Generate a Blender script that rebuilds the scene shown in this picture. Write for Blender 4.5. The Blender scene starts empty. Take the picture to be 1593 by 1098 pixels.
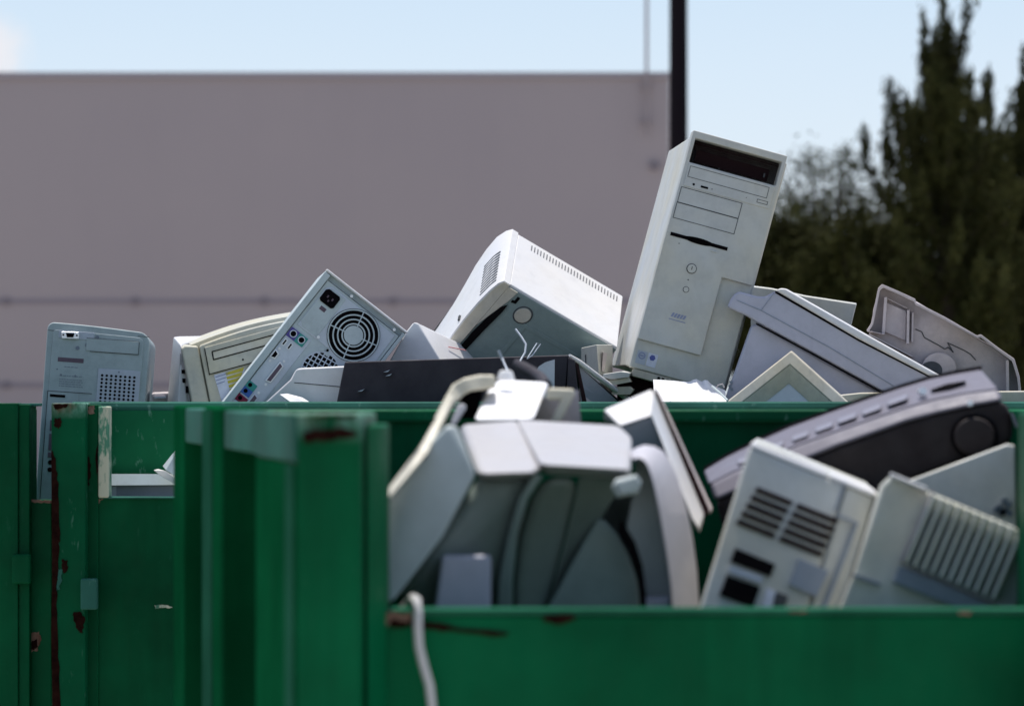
import bpy, bmesh, math, random
from mathutils import Vector, Matrix, Euler, noise as mnoise

sc = bpy.context.scene
COL = sc.collection
R = math.radians
F, CX, HY, ZC = 5000.0, 796.5, 605.0, 1.70      # telephoto focal length in photo pixels, optical axis, eye height


def W(px, py, d):
    """photo direction + distance -> point in the yard"""
    return Vector(((px - CX) / F * d, d, ZC - (py - HY) / F * d))


# ------------------------------------------------------------------ materials
def nodes_of(name):
    m = bpy.data.materials.new(name)
    m.use_nodes = True
    nt = m.node_tree
    return m, nt, nt.nodes['Principled BSDF']


def N(nt, typ, **kw):
    n = nt.nodes.new(typ)
    for k, v in kw.items():
        if k.startswith('i_'):
            key = k[2:]
            n.inputs[int(key) if key.isdigit() else key].default_value = v
        else:
            setattr(n, k, v)
    return n


def ramp(nt, fac, stops):
    r = nt.nodes.new('ShaderNodeValToRGB')
    el = r.color_ramp.elements
    while len(el) > 1:
        el.remove(el[-1])
    el[0].position, el[0].color = stops[0][0], (*stops[0][1], 1)
    for p, c in stops[1:]:
        e = el.new(p)
        e.color = (*c, 1)
    nt.links.new(fac, r.inputs[0])
    return r.outputs[0]


def mix(nt, fac, a, b, mode='MIX'):
    m = nt.nodes.new('ShaderNodeMix')
    m.data_type = 'RGBA'
    m.blend_type = mode
    for sock, v in ((m.inputs[0], fac), (m.inputs[6], a), (m.inputs[7], b)):
        if isinstance(v, bpy.types.NodeSocket):
            nt.links.new(v, sock)
        elif isinstance(v, (int, float)):
            sock.default_value = v
        else:
            sock.default_value = (*v, 1)
    return m.outputs[2]


def noise_tex(nt, scale, detail=4, rough=.55, stretch=None, vec=None):
    if vec is None:
        g = nt.nodes.new('ShaderNodeNewGeometry')
        vec = g.outputs['Position']
    if stretch:
        mp = N(nt, 'ShaderNodeMapping')
        mp.inputs['Scale'].default_value = stretch
        nt.links.new(vec, mp.inputs[0])
        vec = mp.outputs[0]
    n = N(nt, 'ShaderNodeTexNoise')
    n.inputs['Scale'].default_value = scale
    n.inputs['Detail'].default_value = detail
    n.inputs['Roughness'].default_value = rough
    nt.links.new(vec, n.inputs['Vector'])
    return n.outputs['Fac']


def plastic(name, col, rough=.45, dirt=.22, yellow=.09, bump=.02):
    """old moulded plastic or painted sheet: faint yellowing, dust and grime, fine grain"""
    m, nt, b = nodes_of(name)
    c = Vector(col)
    big = noise_tex(nt, 7, 3)
    warm = (min(1, c.x * (1 + yellow)), c.y, c.z * (1 - yellow * 2))
    base = mix(nt, ramp(nt, big, [(.35, (0, 0, 0)), (.7, (1, 1, 1))]), tuple(c), warm)
    gr = noise_tex(nt, 22, 6, .7)
    base = mix(nt, ramp(nt, gr, [(.42, (0, 0, 0)), (.75, (dirt * 2.2,) * 3)]), base, tuple(c * .45))
    st = noise_tex(nt, 60, 2, .5, stretch=(1, 1, .18))
    base = mix(nt, ramp(nt, st, [(.6, (0, 0, 0)), (.78, (dirt * 1.6,) * 3)]), base, tuple(c * .55))
    nt.links.new(base, b.inputs['Base Color'])
    rr = ramp(nt, gr, [(.3, (rough * .85,) * 3), (.75, (min(1, rough * 1.35),) * 3)])
    nt.links.new(rr, b.inputs['Roughness'])
    b.inputs['Specular IOR Level'].default_value = .4
    bp = N(nt, 'ShaderNodeBump')
    bp.inputs['Strength'].default_value = bump
    bp.inputs['Distance'].default_value = .002
    nt.links.new(noise_tex(nt, 420, 3), bp.inputs['Height'])
    nt.links.new(bp.outputs[0], b.inputs['Normal'])
    return m


def flat(name, col, rough=.5, metallic=0.0, spec=.25):
    m, nt, b = nodes_of(name)
    n = noise_tex(nt, 90, 4)
    c = Vector(col)
    nt.links.new(mix(nt, n, tuple(c * .75), tuple(c * 1.2)), b.inputs['Base Color'])
    b.inputs['Roughness'].default_value = rough
    b.inputs['Metallic'].default_value = metallic
    b.inputs['Specular IOR Level'].default_value = spec
    return m


def green_paint(name, col, pale, scratch=.25, rim=None, rust=.5, rough=.38, thr=.62, spec=.06):
    """painted steel: two-tone wear, pale scratches, rust blooms, a rubbed top rim between two heights"""
    m, nt, b = nodes_of(name)
    c = Vector(col)
    base = mix(nt, ramp(nt, noise_tex(nt, 4, 5), [(.35, (0, 0, 0)), (.7, (1, 1, 1))]), tuple(c * .68), tuple(c * 1.32))
    drip = noise_tex(nt, 14, 4, .6, stretch=(1, 1, .06))
    base = mix(nt, ramp(nt, drip, [(.52, (0, 0, 0)), (.75, (.5, .5, .5))]), base, tuple(c * .45))
    s1 = noise_tex(nt, 46, 4, .75, stretch=(1, 1, .35))
    base = mix(nt, ramp(nt, s1, [(thr, (0, 0, 0)), (thr + .10, (scratch,) * 3)]), base, pale)
    s2 = noise_tex(nt, 160, 2, .6, stretch=(.5, 1, .1))
    base = mix(nt, ramp(nt, s2, [(.70, (0, 0, 0)), (.76, (scratch * .8,) * 3)]), base, pale)
    rn = noise_tex(nt, 9, 7, .72)
    rcol = mix(nt, noise_tex(nt, 70, 4), (.035, .012, .009), (.14, .055, .03))
    base = mix(nt, ramp(nt, rn, [(.70, (0, 0, 0)), (.735, (rust,) * 3)]), base, rcol)
    if rim:
        g = N(nt, 'ShaderNodeNewGeometry')
        sp = N(nt, 'ShaderNodeSeparateXYZ')
        nt.links.new(g.outputs['Position'], sp.inputs[0])
        mr = N(nt, 'ShaderNodeMapRange')
        mr.inputs[1].default_value, mr.inputs[2].default_value = rim
        nt.links.new(sp.outputs[2], mr.inputs[0])
        ad = N(nt, 'ShaderNodeMath', operation='MULTIPLY')
        nt.links.new(mr.outputs[0], ad.inputs[0])
        nt.links.new(ramp(nt, noise_tex(nt, 30, 5, .7, stretch=(1, 1, .5)), [(.38, (0, 0, 0)), (.6, (1, 1, 1))]), ad.inputs[1])
        base = mix(nt, ad.outputs[0], base, mix(nt, ramp(nt, noise_tex(nt, 16, 3), [(.45, (0, 0, 0)), (.6, (1, 1, 1))]), pale, (.16, .085, .06)))
    nt.links.new(base, b.inputs['Base Color'])
    nt.links.new(ramp(nt, s1, [(.3, (rough,) * 3), (.8, (.75,) * 3)]), b.inputs['Roughness'])
    b.inputs['Specular IOR Level'].default_value = spec
    b.inputs['Diffuse Roughness'].default_value = .3
    bp = N(nt, 'ShaderNodeBump')
    bp.inputs['Strength'].default_value = .12
    bp.inputs['Distance'].default_value = .004
    nt.links.new(noise_tex(nt, 26, 5), bp.inputs['Height'])
    nt.links.new(bp.outputs[0], b.inputs['Normal'])
    return m


def rust_mat(name, a, c):
    m, nt, b = nodes_of(name)
    nt.links.new(ramp(nt, noise_tex(nt, 60, 6, .7), [(.3, a), (.65, c)]), b.inputs['Base Color'])
    b.inputs['Roughness'].default_value = .9
    b.inputs['Specular IOR Level'].default_value = .03
    return m


M = {
    'tower': plastic('grey_case_plastic', (.52, .535, .52), .45, .13, .07),
    'tower_side': plastic('grey_case_steel', (.54, .56, .57), .4, .07),
    'bezel': plastic('beige_bezel_plastic', (.50, .48, .42), .5, .2, .1),
    'flute': plastic('pale_fluted_plastic', (.62, .64, .61), .5, .14),
    'beige': plastic('beige_case_plastic', (.50, .50, .44), .5, .2, .1),
    'white': plastic('white_case_plastic', (.70, .70, .72), .4, .08, .03),
    'paper': plastic('white_paper', (.82, .82, .84), .7, .06, .02),
    'metal': plastic('dull_zinc_sheet', (.50, .57, .58), .42, .16, .0),
    'metal_pale': plastic('pale_zinc_plate', (.56, .61, .67), .4, .12, .0),
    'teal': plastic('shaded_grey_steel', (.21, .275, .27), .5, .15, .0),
    'left': plastic('blue_grey_case', (.345, .41, .415), .5, .18, .0),
    'left_pale': plastic('pale_vent_plate', (.42, .46, .52), .45, .12, .0),
    'lilac': plastic('lilac_grey_plastic', (.45, .45, .53), .38, .1, .0),
    'mauve': plastic('mauve_grey_plastic', (.50, .455, .475), .6, .22, .06),
    'charcoal': plastic('charcoal_sheet', (.026, .021, .029), .65, .1, .0),
    'black': flat('black_plastic', (.008, .007, .008), .55),
    'seam': flat('seam_shadow', (.07, .075, .08), .8),
    'louvre': flat('louvre_shadow', (.20, .20, .21), .8),
    'dark': flat('dark_opening', (.005, .004, .005), .9, 0, .05),
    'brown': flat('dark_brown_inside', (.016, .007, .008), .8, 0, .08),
    'printer': plastic('grey_printer_plastic', (.52, .51, .56), .42, .1, .02),
    'printer_top': plastic('pale_printer_lid', (.45, .44, .455), .4, .08, .02),
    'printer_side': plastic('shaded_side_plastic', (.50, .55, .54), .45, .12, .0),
    'printer_mid': plastic('green_bounce_plastic', (.22, .28, .26), .5, .12, .0),  # bounce from the green bin and shade painted into the grey plastic
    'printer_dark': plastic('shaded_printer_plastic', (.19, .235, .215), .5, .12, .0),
    'silver': plastic('silver_fax_plastic', (.16, .15, .185), .5, .12, .0),
    'lilac_dim': plastic('dim_button_plastic', (.24, .23, .27), .35, .1, .0),
    'fax_black': plastic('black_fax_plastic', (.017, .011, .011), .7, .1, .0),
    'cream': plastic('cream_plastic', (.60, .58, .50), .5, .15, .08),
    'steelblue': plastic('blue_grey_insert', (.24, .28, .34), .5, .12, .0),
    'cable': plastic('white_cable', (.60, .60, .60), .45, .1, .02),
    'violet': flat('violet_plug', (.10, .08, .30), .5),
    'mint': flat('mint_plug', (.05, .30, .26), .5),
    'teal_plug': flat('teal_plug', (.05, .22, .30), .5),
    'blue_plug': flat('blue_plug', (.06, .14, .42), .5),
    'red_plug': flat('red_plug', (.22, .015, .05), .5),
    'chrome': flat('bright_plug_shell', (.75, .76, .78), .3, .5),
    'yellow': flat('yellow_sticker', (.50, .42, .06), .5),
    'ink_blue': flat('blue_ink', (.10, .12, .34), .6),
    'ink_pale': flat('pale_blue_ink', (.26, .29, .42), .6),
    'sticker': flat('sticker_white', (.62, .64, .72), .4),
    'red_ink': flat('red_ink', (.75, .35, .35), .6),
    'plum': flat('plum_label', (.12, .085, .11), .6),
    'text': flat('grey_print', (.18, .21, .25), .7),
    'green': green_paint('green_bin_paint', (.0012, .098, .036), (.10, .28, .2), .03, None, .5),
    'green_rim': green_paint('worn_green_rim_paint', (.0014, .105, .038), (.2, .40, .31), .06, (1.645, 1.668), .5),
    'green_front': green_paint('near_green_paint', (.0012, .105, .039), (.08, .3, .2), .02, None, .35, .32),
    'green_left': green_paint('dark_green_paint', (.0012, .082, .030), (.10, .28, .2), .08, None, .6),
    'green_post': green_paint('rusty_post_paint', (.001, .088, .034), (.2, .40, .31), .28, (1.645, 1.67), .7),
    'green_shade': green_paint('side_wall_paint', (.004, .085, .030), (.1, .28, .2), .05, None, .4, .7, .6, 0),
    'green_edge': green_paint('light_edge_paint', (.022, .115, .066), (.1, .28, .2), .1, None, .2, .7, .6, 0),  # paler green: lit edges of post and rib painted in, also gate lip
    'green_scratched': green_paint('scratched_green_paint', (.010, .14, .055), (.22, .42, .3), .55, None, .3),
    'green_pale': green_paint('pale_sheen_worn_green', (.035, .14, .105), (.25, .42, .36), .3, None, .2, .6),  # sheen of the near rails painted in as paler green; wear elsewhere
    'green_raw': green_paint('bare_edge_paint', (.09, .25, .16), (.58, .58, .44), .95, None, 1.0, .7, .43),
    'rust': rust_mat('dark_rust', (.006, .002, .0018), (.024, .0085, .006)),
    'rust_pale': rust_mat('light_rust', (.10, .045, .03), (.30, .20, .15)),
}

# ------------------------------------------------------------------ mesh builder
class MB:
    def __init__(self, T=None):
        self.bm = bmesh.new()
        self.T = T or (lambda p: Vector(p))

    def v(self, p):
        return self.bm.verts.new(self.T(p))

    def face(self, vs):
        try:
            self.bm.faces.new(vs)
        except ValueError:
            pass

    def box(self, x0, x1, y0, y1, z0, z1):
        V = [self.v(p) for p in ((x0, y0, z0), (x1, y0, z0), (x1, y1, z0), (x0, y1, z0),
                                 (x0, y0, z1), (x1, y0, z1), (x1, y1, z1), (x0, y1, z1))]
        for f in ((0, 1, 5, 4), (1, 2, 6, 5), (2, 3, 7, 6), (3, 0, 4, 7), (4, 5, 6, 7), (3, 2, 1, 0)):
            self.face([V[i] for i in f])
        return self

    def prism(self, pts, pts2):
        """two matching outlines, capped and joined"""
        A = [self.v(p) for p in pts]
        B = [self.v(p) for p in pts2]
        n = len(A)
        self.face(A)
        self.face(B[::-1])
        for i in range(n):
            j = (i + 1) % n
            self.face([A[j], A[i], B[i], B[j]])
        return self

    def extr(self, pts, vec):
        vec = Vector(vec)
        return self.prism(pts, [tuple(Vector(p) + vec) for p in pts])

    def hull(self, pts):
        V = [self.v(p) for p in pts]
        r = bmesh.ops.convex_hull(self.bm, input=V)
        dead = [g for g in r['geom_interior'] if isinstance(g, bmesh.types.BMVert)]
        if dead:
            bmesh.ops.delete(self.bm, geom=list(set(dead)), context='VERTS')
        return self

    def disc(self, x, z, r, y0, y1, n=24, rz=None):
        """round plug along the local depth axis"""
        rz = rz or r
        c = [(x + r * math.cos(2 * math.pi * i / n), z + rz * math.sin(2 * math.pi * i / n)) for i in range(n)]
        return self.prism([(a, y0, b) for a, b in c], [(a, y1, b) for a, b in c])

    def ring(self, x, z, r, w, y0, y1, n=32):
        P = []
        for rr, yy in ((r - w, y0), (r, y0), (r, y1), (r - w, y1)):
            P.append([self.v((x + rr * math.cos(2 * math.pi * i / n), yy, z + rr * math.sin(2 * math.pi * i / n))) for i in range(n)])
        for k in range(4):
            for i in range(n):
                j = (i + 1) % n
                self.face([P[k][i], P[k][j], P[(k + 1) % 4][j], P[(k + 1) % 4][i]])
        return self

    def tube(self, pts, r, n=10):
        pts = [Vector(self.T(p)) for p in pts]
        T0, self.T = self.T, (lambda p: Vector(p))
        rings = []
        for i, p in enumerate(pts):
            t = (pts[min(i + 1, len(pts) - 1)] - pts[max(i - 1, 0)]).normalized()
            up = Vector((0, 1, 0)) if abs(t.y) < .9 else Vector((1, 0, 0))
            a = t.cross(up).normalized()
            b = t.cross(a).normalized()
            rr = r[i] if isinstance(r, (list, tuple)) else r
            rings.append([self.v(p + a * rr * math.cos(2 * math.pi * k / n) + b * rr * math.sin(2 * math.pi * k / n)) for k in range(n)])
        for A, B in zip(rings, rings[1:]):
            for k in range(n):
                self.face([A[k], A[(k + 1) % n], B[(k + 1) % n], B[k]])
        self.face(rings[0][::-1])
        self.face(rings[-1])
        self.T = T0
        return self

    def plate(self, xs, zs, holes, y0, y1):
        """panel in the local x-z plane with real rectangular openings; xs, zs are cuts, holes are (i, k) cells"""
        xs, zs = sorted(xs), sorted(zs)
        cache = {}

        def g(i, k, s):
            if (i, k, s) not in cache:
                cache[(i, k, s)] = self.v((xs[i], (y0, y1)[s], zs[k]))
            return cache[(i, k, s)]
        solid = lambda i, k: 0 <= i < len(xs) - 1 and 0 <= k < len(zs) - 1 and (i, k) not in holes
        for i in range(len(xs) - 1):
            for k in range(len(zs) - 1):
                if not solid(i, k):
                    continue
                self.face([g(i, k, 0), g(i + 1, k, 0), g(i + 1, k + 1, 0), g(i, k + 1, 0)])
                self.face([g(i, k + 1, 1), g(i + 1, k + 1, 1), g(i + 1, k, 1), g(i, k, 1)])
                for (a, b, di, dk) in (((i, k), (i + 1, k), 0, -1), ((i + 1, k), (i + 1, k + 1), 1, 0),
                                       ((i + 1, k + 1), (i, k + 1), 0, 1), ((i, k + 1), (i, k), -1, 0)):
                    if not solid(i + di, k + dk):
                        self.face([g(*a, 1), g(*b, 1), g(*b, 0), g(*a, 0)])
        return self

    def build(self, name, mat, parent=None, bevel=0.0, smooth=None, seg=2, label=None):
        bm = self.bm
        bmesh.ops.recalc_face_normals(bm, faces=bm.faces[:])
        me = bpy.data.meshes.new(name)
        bm.to_mesh(me)
        bm.free()
        me.materials.append(M[mat] if isinstance(mat, str) else mat)
        if smooth is not None or bevel:
            for p in me.polygons:
                p.use_smooth = True
            me.set_sharp_from_angle(angle=R(smooth or 34))
        o = bpy.data.objects.new(name, me)
        COL.objects.link(o)
        if parent:
            o.parent = parent
        if bevel:
            b = o.modifiers.new('Bevel', 'BEVEL')
            b.width, b.segments, b.limit_method, b.angle_limit = bevel, seg, 'ANGLE', R(32)
            b.harden_normals = True
        if label:
            o['label'] = label
        return o


def tag(o, label=None, cat=None, group=None, kind=None):
    for k, v in (('label', label), ('category', cat), ('group', group), ('kind', kind)):
        if v:
            o[k] = v
    return o


def thing(name, label, cat, loc=(0, 0, 0), rot=(0, 0, 0), group=None):
    o = bpy.data.objects.new(name, None)
    o.empty_display_size = .05
    COL.objects.link(o)
    o.location = loc
    o.rotation_euler = [R(a) for a in rot]
    return tag(o, label, cat, group)


def pxT(root):
    """builder transform: (photo x, photo y, distance) -> coordinates of the thing's own frame"""
    L = Vector(root.location)
    return lambda p: W(*p) - L


def frameT(root, O, A, B, C, la, lb, lc):
    """local x, y, z axes from four measured corners of a box-like thing"""
    L = Vector(root.location)
    O, A, B, C = W(*O), W(*A), W(*B), W(*C)
    ex, ey, ez = (A - O) / la, (B - O) / lb, (C - O) / lc
    return lambda p: O + ex * p[0] + ey * p[1] + ez * p[2] - L


def wl(root):
    L = Vector(root.location)
    return lambda p: Vector(p) - L

# ------------------------------------------------------------------ setting
def mat_ground():
    m, nt, b = nodes_of('pale_concrete')
    nt.links.new(ramp(nt, noise_tex(nt, 30, 8, .7), [(.3, (.33, .30, .255)), (.7, (.43, .39, .34))]), b.inputs['Base Color'])
    b.inputs['Roughness'].default_value = .9
    return m


g = MB().box(-400, 400, -60, 700, -.3, 0).build('ground', mat_ground())
tag(g, 'pale sunlit concrete yard under the bins', None, None, 'structure')

# ---- warehouse
DW = 60.0
xr = W(1041, 0, DW).x
ztop = W(0, 113, DW).z


def mat_wall():
    m, nt, b = nodes_of('mauve_wall_panel')
    base = mix(nt, ramp(nt, noise_tex(nt, .25, 4), [(.35, (0, 0, 0)), (.7, (1, 1, 1))]), (.355, .302, .308), (.375, .318, .318))
    base = mix(nt, ramp(nt, noise_tex(nt, 1.1, 5, .6, stretch=(1, 1, .15)), [(.5, (0, 0, 0)), (.8, (.18, .18, .18))]), base, (.30, .255, .262))
    nt.links.new(base, b.inputs['Base Color'])
    b.inputs['Roughness'].default_value = .75
    return m


M['wall'] = mat_wall()
M['joint'] = flat('wall_joint', (.27, .235, .26), .8)
M['stud'] = flat('wall_stud', (.22, .19, .21), .8)
M['cap'] = flat('wall_coping', (.34, .30, .32), .6)
wh = thing('warehouse', 'long plain mauve grey warehouse with flat roof behind the bins', 'building', (xr - 15, DW, 0))
T = wl(wh)
MB(T).box(xr - 45, xr, DW, DW + 25, 0, ztop - .12).build('wall', 'wall', wh)
MB(T).box(xr - 45, xr + .003, DW - .06, DW + 25.05, ztop - .12, ztop).build('roof_coping', 'cap', wh)
for py in (469, 599):
    z = W(0, py, DW).z
    MB(T).box(xr - 45, xr, DW - .02, DW, z - .045, z + .045).build('panel_joint', 'joint', wh)
    for k in range(-8, 6):
        px = 10 + 200.5 * k
        x = W(px, 0, DW).x
        if xr - 45 < x < xr - .2:
            MB(T).disc(x, z + (.0 if py == 469 else .0), .075, DW - .05, DW - .02, 12).build('wall_stud', 'stud', wh)
xs, zs = W(1018, 258, DW).x, W(1018, 258, DW).z
MB(T).disc(xs, zs, .09, DW - .09, DW, 14).build('wall_fitting', 'stud', wh)

# ---- pole and mast
pole = thing('lamp_post', 'thick dark upright post at the right end of the warehouse', 'post', (W(1055.5, 0, 34).x, 34, 0))
M['postpaint'] = flat('dark_post_paint', (.009, .006, .009), .7, 0, .08)
MB().tube([(0, 0, .03), (0, 0, 9.5)], [.105, .088], 20).build('pole', 'postpaint', pole, smooth=40)
MB().box(-.2, .2, -.2, .2, 0, .03).build('base_plate', 'postpaint', pole)
mast = thing('antenna_mast', 'thin grey rod on the warehouse wall rising above its roof', 'mast', (W(1005.5, 0, DW).x, DW - .16, W(0, 212, DW).z))
M['mastpaint'] = flat('grey_mast_paint', (.34, .29, .295), .7)
MB().tube([(0, 0, 0), (0, 0, 3.6)], .030, 10).build('rod', 'mastpaint', mast, smooth=40)
for dz in (.25, .9):
    MB().box(-.08, .08, .03, .16, dz - .04, dz + .04).build('wall_clamp', 'mastpaint', mast)

# ---- trees
def mat_leaf(name, a, c, d):
    m, nt, b = nodes_of(name)
    nt.links.new(ramp(nt, noise_tex(nt, 1.6, 4, .6), [(.3, a), (.52, c), (.72, d)]), b.inputs['Base Color'])
    b.inputs['Roughness'].default_value = .8
    b.inputs['Specular IOR Level'].default_value = .05
    return m


M['leaf_pine'] = mat_leaf('dark_olive_needles', (.020, .020, .008), (.042, .045, .014), (.078, .080, .027))
M['leaf_grey'] = mat_leaf('grey_olive_leaves', (.030, .031, .014), (.052, .055, .024), (.085, .088, .042))
M['leaf_low'] = mat_leaf('dark_shrub_leaves', (.018, .017, .007), (.036, .038, .011), (.062, .066, .020))
M['bark'] = flat('brown_bark', (.045, .033, .026), .9)


class Leaves:
    """many small leaf-sized faces gathered into one crown"""

    def __init__(self, seed):
        self.r = random.Random(seed)
        self.v, self.f = [], []

    def tuft(self, c, n, spread, size, up):
        r = self.r
        for _ in range(n):
            p = (c[0] + r.gauss(0, spread[0]), c[1] + r.gauss(0, spread[1]), c[2] + r.gauss(0, spread[2]))
            ax, ay, az = r.uniform(-1, 1), r.uniform(-1, 1), r.uniform(-1, 1) + up
            bx, by, bz = r.uniform(-1, 1), r.uniform(-1, 1), r.uniform(-1, 1)
            cx, cy, cz = ay * bz - az * by, az * bx - ax * bz, ax * by - ay * bx
            la = size * r.uniform(.6, 1.3) / (math.sqrt(ax * ax + ay * ay + az * az) + 1e-6)
            lc = size * .42 / (math.sqrt(cx * cx + cy * cy + cz * cz) + 1e-6)
            ax, ay, az, cx, cy, cz = ax * la, ay * la, az * la, cx * lc, cy * lc, cz * lc
            i = len(self.v)
            self.v += [(p[0] - ax, p[1] - ay, p[2] - az), (p[0] + cx, p[1] + cy, p[2] + cz),
                       (p[0] + ax, p[1] + ay, p[2] + az), (p[0] - cx, p[1] - cy, p[2] - cz)]
            self.f.append((i, i + 1, i + 2, i + 3))

    def build(self, name, mat, parent):
        me = bpy.data.meshes.new(name)
        me.from_pydata(self.v, [], self.f)
        me.materials.append(M[mat])
        o = bpy.data.objects.new(name, me)
        COL.objects.link(o)
        o.parent = parent
        return o


def conifer(px, d, H, rbase, spires, label, seed, n_limbs=120):
    """pine: whorls of limbs that sweep up at their ends, plus thin upright leaders at measured heights"""
    base = W(px, 0, d)
    root = thing('pine_tree', label, 'tree', (base.x, d, 0), group='trees beyond the bins')
    tr, lv = MB(), Leaves(seed)
    r = lv.r
    tr.tube([(0, 0, 0), (.05, 0, H * .35), (0, .03, H * .7), (.02, 0, H)], [.17, .13, .07, .010], 10)
    z1 = 1.0

    def limb(P, thick):
        tr.tube(P, [thick, thick * .6, thick * .35, .004], 5)
        for A, B in zip(P, P[1:]):
            A, B = Vector(A), Vector(B)
            n_ = max(2, int((B - A).length / .045))
            for q in range(n_):
                c = A.lerp(B, q / n_)
                yield c

    for i in range(n_limbs):
        k = (i + r.random()) / n_limbs
        z = z1 + (H * .93 - z1) * k ** .95
        L = (rbase * (1 - k) ** .85 + .10) * r.uniform(.35, 1.3)
        an = i * 2.39996 + r.uniform(-.4, .4)
        ca, sa = math.cos(an), math.sin(an) * .8
        rise = L * r.uniform(.55, 1.0)
        P = [(0, 0, z), (ca * L * .45, sa * L * .45, z + rise * .12), (ca * L * .85, sa * L * .85, z + rise * .5), (ca * L, sa * L, z + rise)]
        for j, c in enumerate(limb(P, .022)):
            rel = (c - Vector(P[0])).length / (L + .01)
            if rel < .12:
                continue
            lv.tuft(c, 15, (.045, .045, .055), .036, 1.2)
            if r.random() < .30:       # short upright shoot off the limb
                hgt = r.uniform(.08, .26)
                for q in range(4):
                    lv.tuft((c.x, c.y, c.z + hgt * q / 4), 9, (.022, .022, .035), .034, 1.8)
    for dx, dy, h in spires:
        z0 = h - r.uniform(.75, 1.2)
        P = [(dx * .35, dy * .35, z0), (dx * .8, dy * .8, z0 + (h - z0) * .3), (dx * .97, dy, z0 + (h - z0) * .65), (dx, dy, h)]
        for c in limb(P, .018):
            t = (h - c.z) / (h - z0)
            lv.tuft(c, 14, (.018 + .03 * t, .018 + .03 * t, .05), .034, 1.7)
            if r.random() < .30 and t > .15:
                a2 = r.uniform(0, 6.28)
                L2 = r.uniform(.06, .20)
                for q in range(4):
                    f = q / 4
                    lv.tuft((c.x + math.cos(a2) * L2 * f * .7, c.y + math.sin(a2) * L2 * f * .7, c.z + L2 * f * f * 1.2), 8, (.02, .02, .03), .032, 1.5)
    tr.build('trunk', 'bark', root, smooth=50)
    lv.build('crown', 'leaf_pine', root)
    return root


def broadleaf(px, d, H, width, label, seed, clumps, leaf, mat, zlo, name='tree', n_leaf=40, spread=.2):
    base = W(px, 0, d)
    root = thing(name, label, 'tree', (base.x, d, 0), group='trees beyond the bins')
    tr, lv = MB(), Leaves(seed)
    rnd = lv.r
    tr.tube([(0, 0, 0), (.06, 0, H * .3), (0, 0, H * .55)], [.13, .10, .06], 10)
    for i in range(clumps):
        an = rnd.uniform(0, 6.283)
        rr = width * math.sqrt(rnd.random())
        z = zlo + (H - zlo) * rnd.random() ** .6 * (1 - .35 * (rr / width) ** 2)
        c = Vector((rr * math.cos(an), rr * math.sin(an) * .7, z))
        if i % 2 == 0:
            tr.tube([(0, 0, min(H * .5, z * .6)), (c.x * .55, c.y * .55, z * .8), tuple(c)], [.035, .022, .006], 5)
        sp_ = spread * rnd.uniform(.5, 1.3)
        lv.tuft(c, n_leaf, (sp_, sp_, sp_ * rnd.uniform(.6, 1.1)), leaf, .2)
    tr.build('trunk', 'bark', root, smooth=50)
    lv.build('crown', mat, root)
    return root


DT = 34.0


def sp(px0, lst, d):
    s = d / F
    return [((px - px0) * s, dy, ZC + (HY - py) * s) for px, dy, py in lst]


conifer(1468, DT, 5.75, 1.0, sp(1468, [(1466, 0, -25), (1438, .1, 12), (1500, -.2, -6), (1390, .2, 120), (1415, .3, 145), (1450, -.3, 70),
                            (1480, .4, 60), (1425, -.1, 190), (1400, .2, 175), (1540, .2, 108), (1516, .3, 140), (1485, -.4, 120),
                            (1455, .3, 130), (1436, -.4, 110), (1505, .2, 200), (1345, .1, 195), (1372, -.2, 230), (1530, -.3, 210), (1408, -.3, 160), (1430, .4, 150), (1462, .5, 165), (1448, .2, 95), (1478, .1, 30), (1470, -.4, 140), (1396, -.4, 215), (1495, .4, 165), (1522, .2, 240), (1385, .4, 165)], DT),
        'tall dark pine with the highest thin upright shoots', 3, 150)
conifer(1598, DT + 2, 5.2, .85, sp(1598, [(1592, 0, 72), (1612, .1, 40), (1570, .2, 165), (1580, -.2, 130), (1630, 0, 90), (1556, .1, 225), (1600, .4, 120),
                                (1650, .1, 150), (1545, -.2, 250), (1625, -.3, 60)], DT + 2),
        'dark pine cut off by the right edge of the photo', 8, 110)
conifer(1533, DT + 1.2, 4.75, .8, sp(1533, [(1540, 0, 108), (1528, .2, 205), (1552, -.2, 190), (1515, .3, 230), (1535, -.3, 175), (1560, .2, 225), (1505, -.2, 245)], DT + 1.2),
        'shorter dark pine between the two taller pines', 14, 110)
broadleaf(1290, DT + 5, W(0, 225, DT + 5).z, 1.15, 'thin grey green tree with sky showing through beside the tall tower case', 21, 215, .034, 'leaf_grey', 1.6, 'leafy_tree', 70, .115)
broadleaf(1222, DT + 3, W(0, 330, DT + 3).z, .6, 'low dark bushy tree just right of the tall tower case', 31, 200, .038, 'leaf_low', 1.0, 'bushy_tree', 170, .15)
broadleaf(1345, DT + 1, W(0, 320, DT + 1).z, .75, 'dark bushy tree between the thin tree and the tall pine', 41, 200, .038, 'leaf_low', 1.0, 'bushy_tree', 170, .16)

# ------------------------------------------------------------------ green bins
rim = 1.668


def px_box(mb, x0, x1, y0, y1, d0, d1):
    """upright slab: photo columns x0..x1 and rows y0..y1 at distance d0, running back to d1"""
    a, b = W(x0, y0, d0), W(x1, y1, d0)
    return mb.box(a.x, b.x, d0, d1, b.z, a.z)


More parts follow.
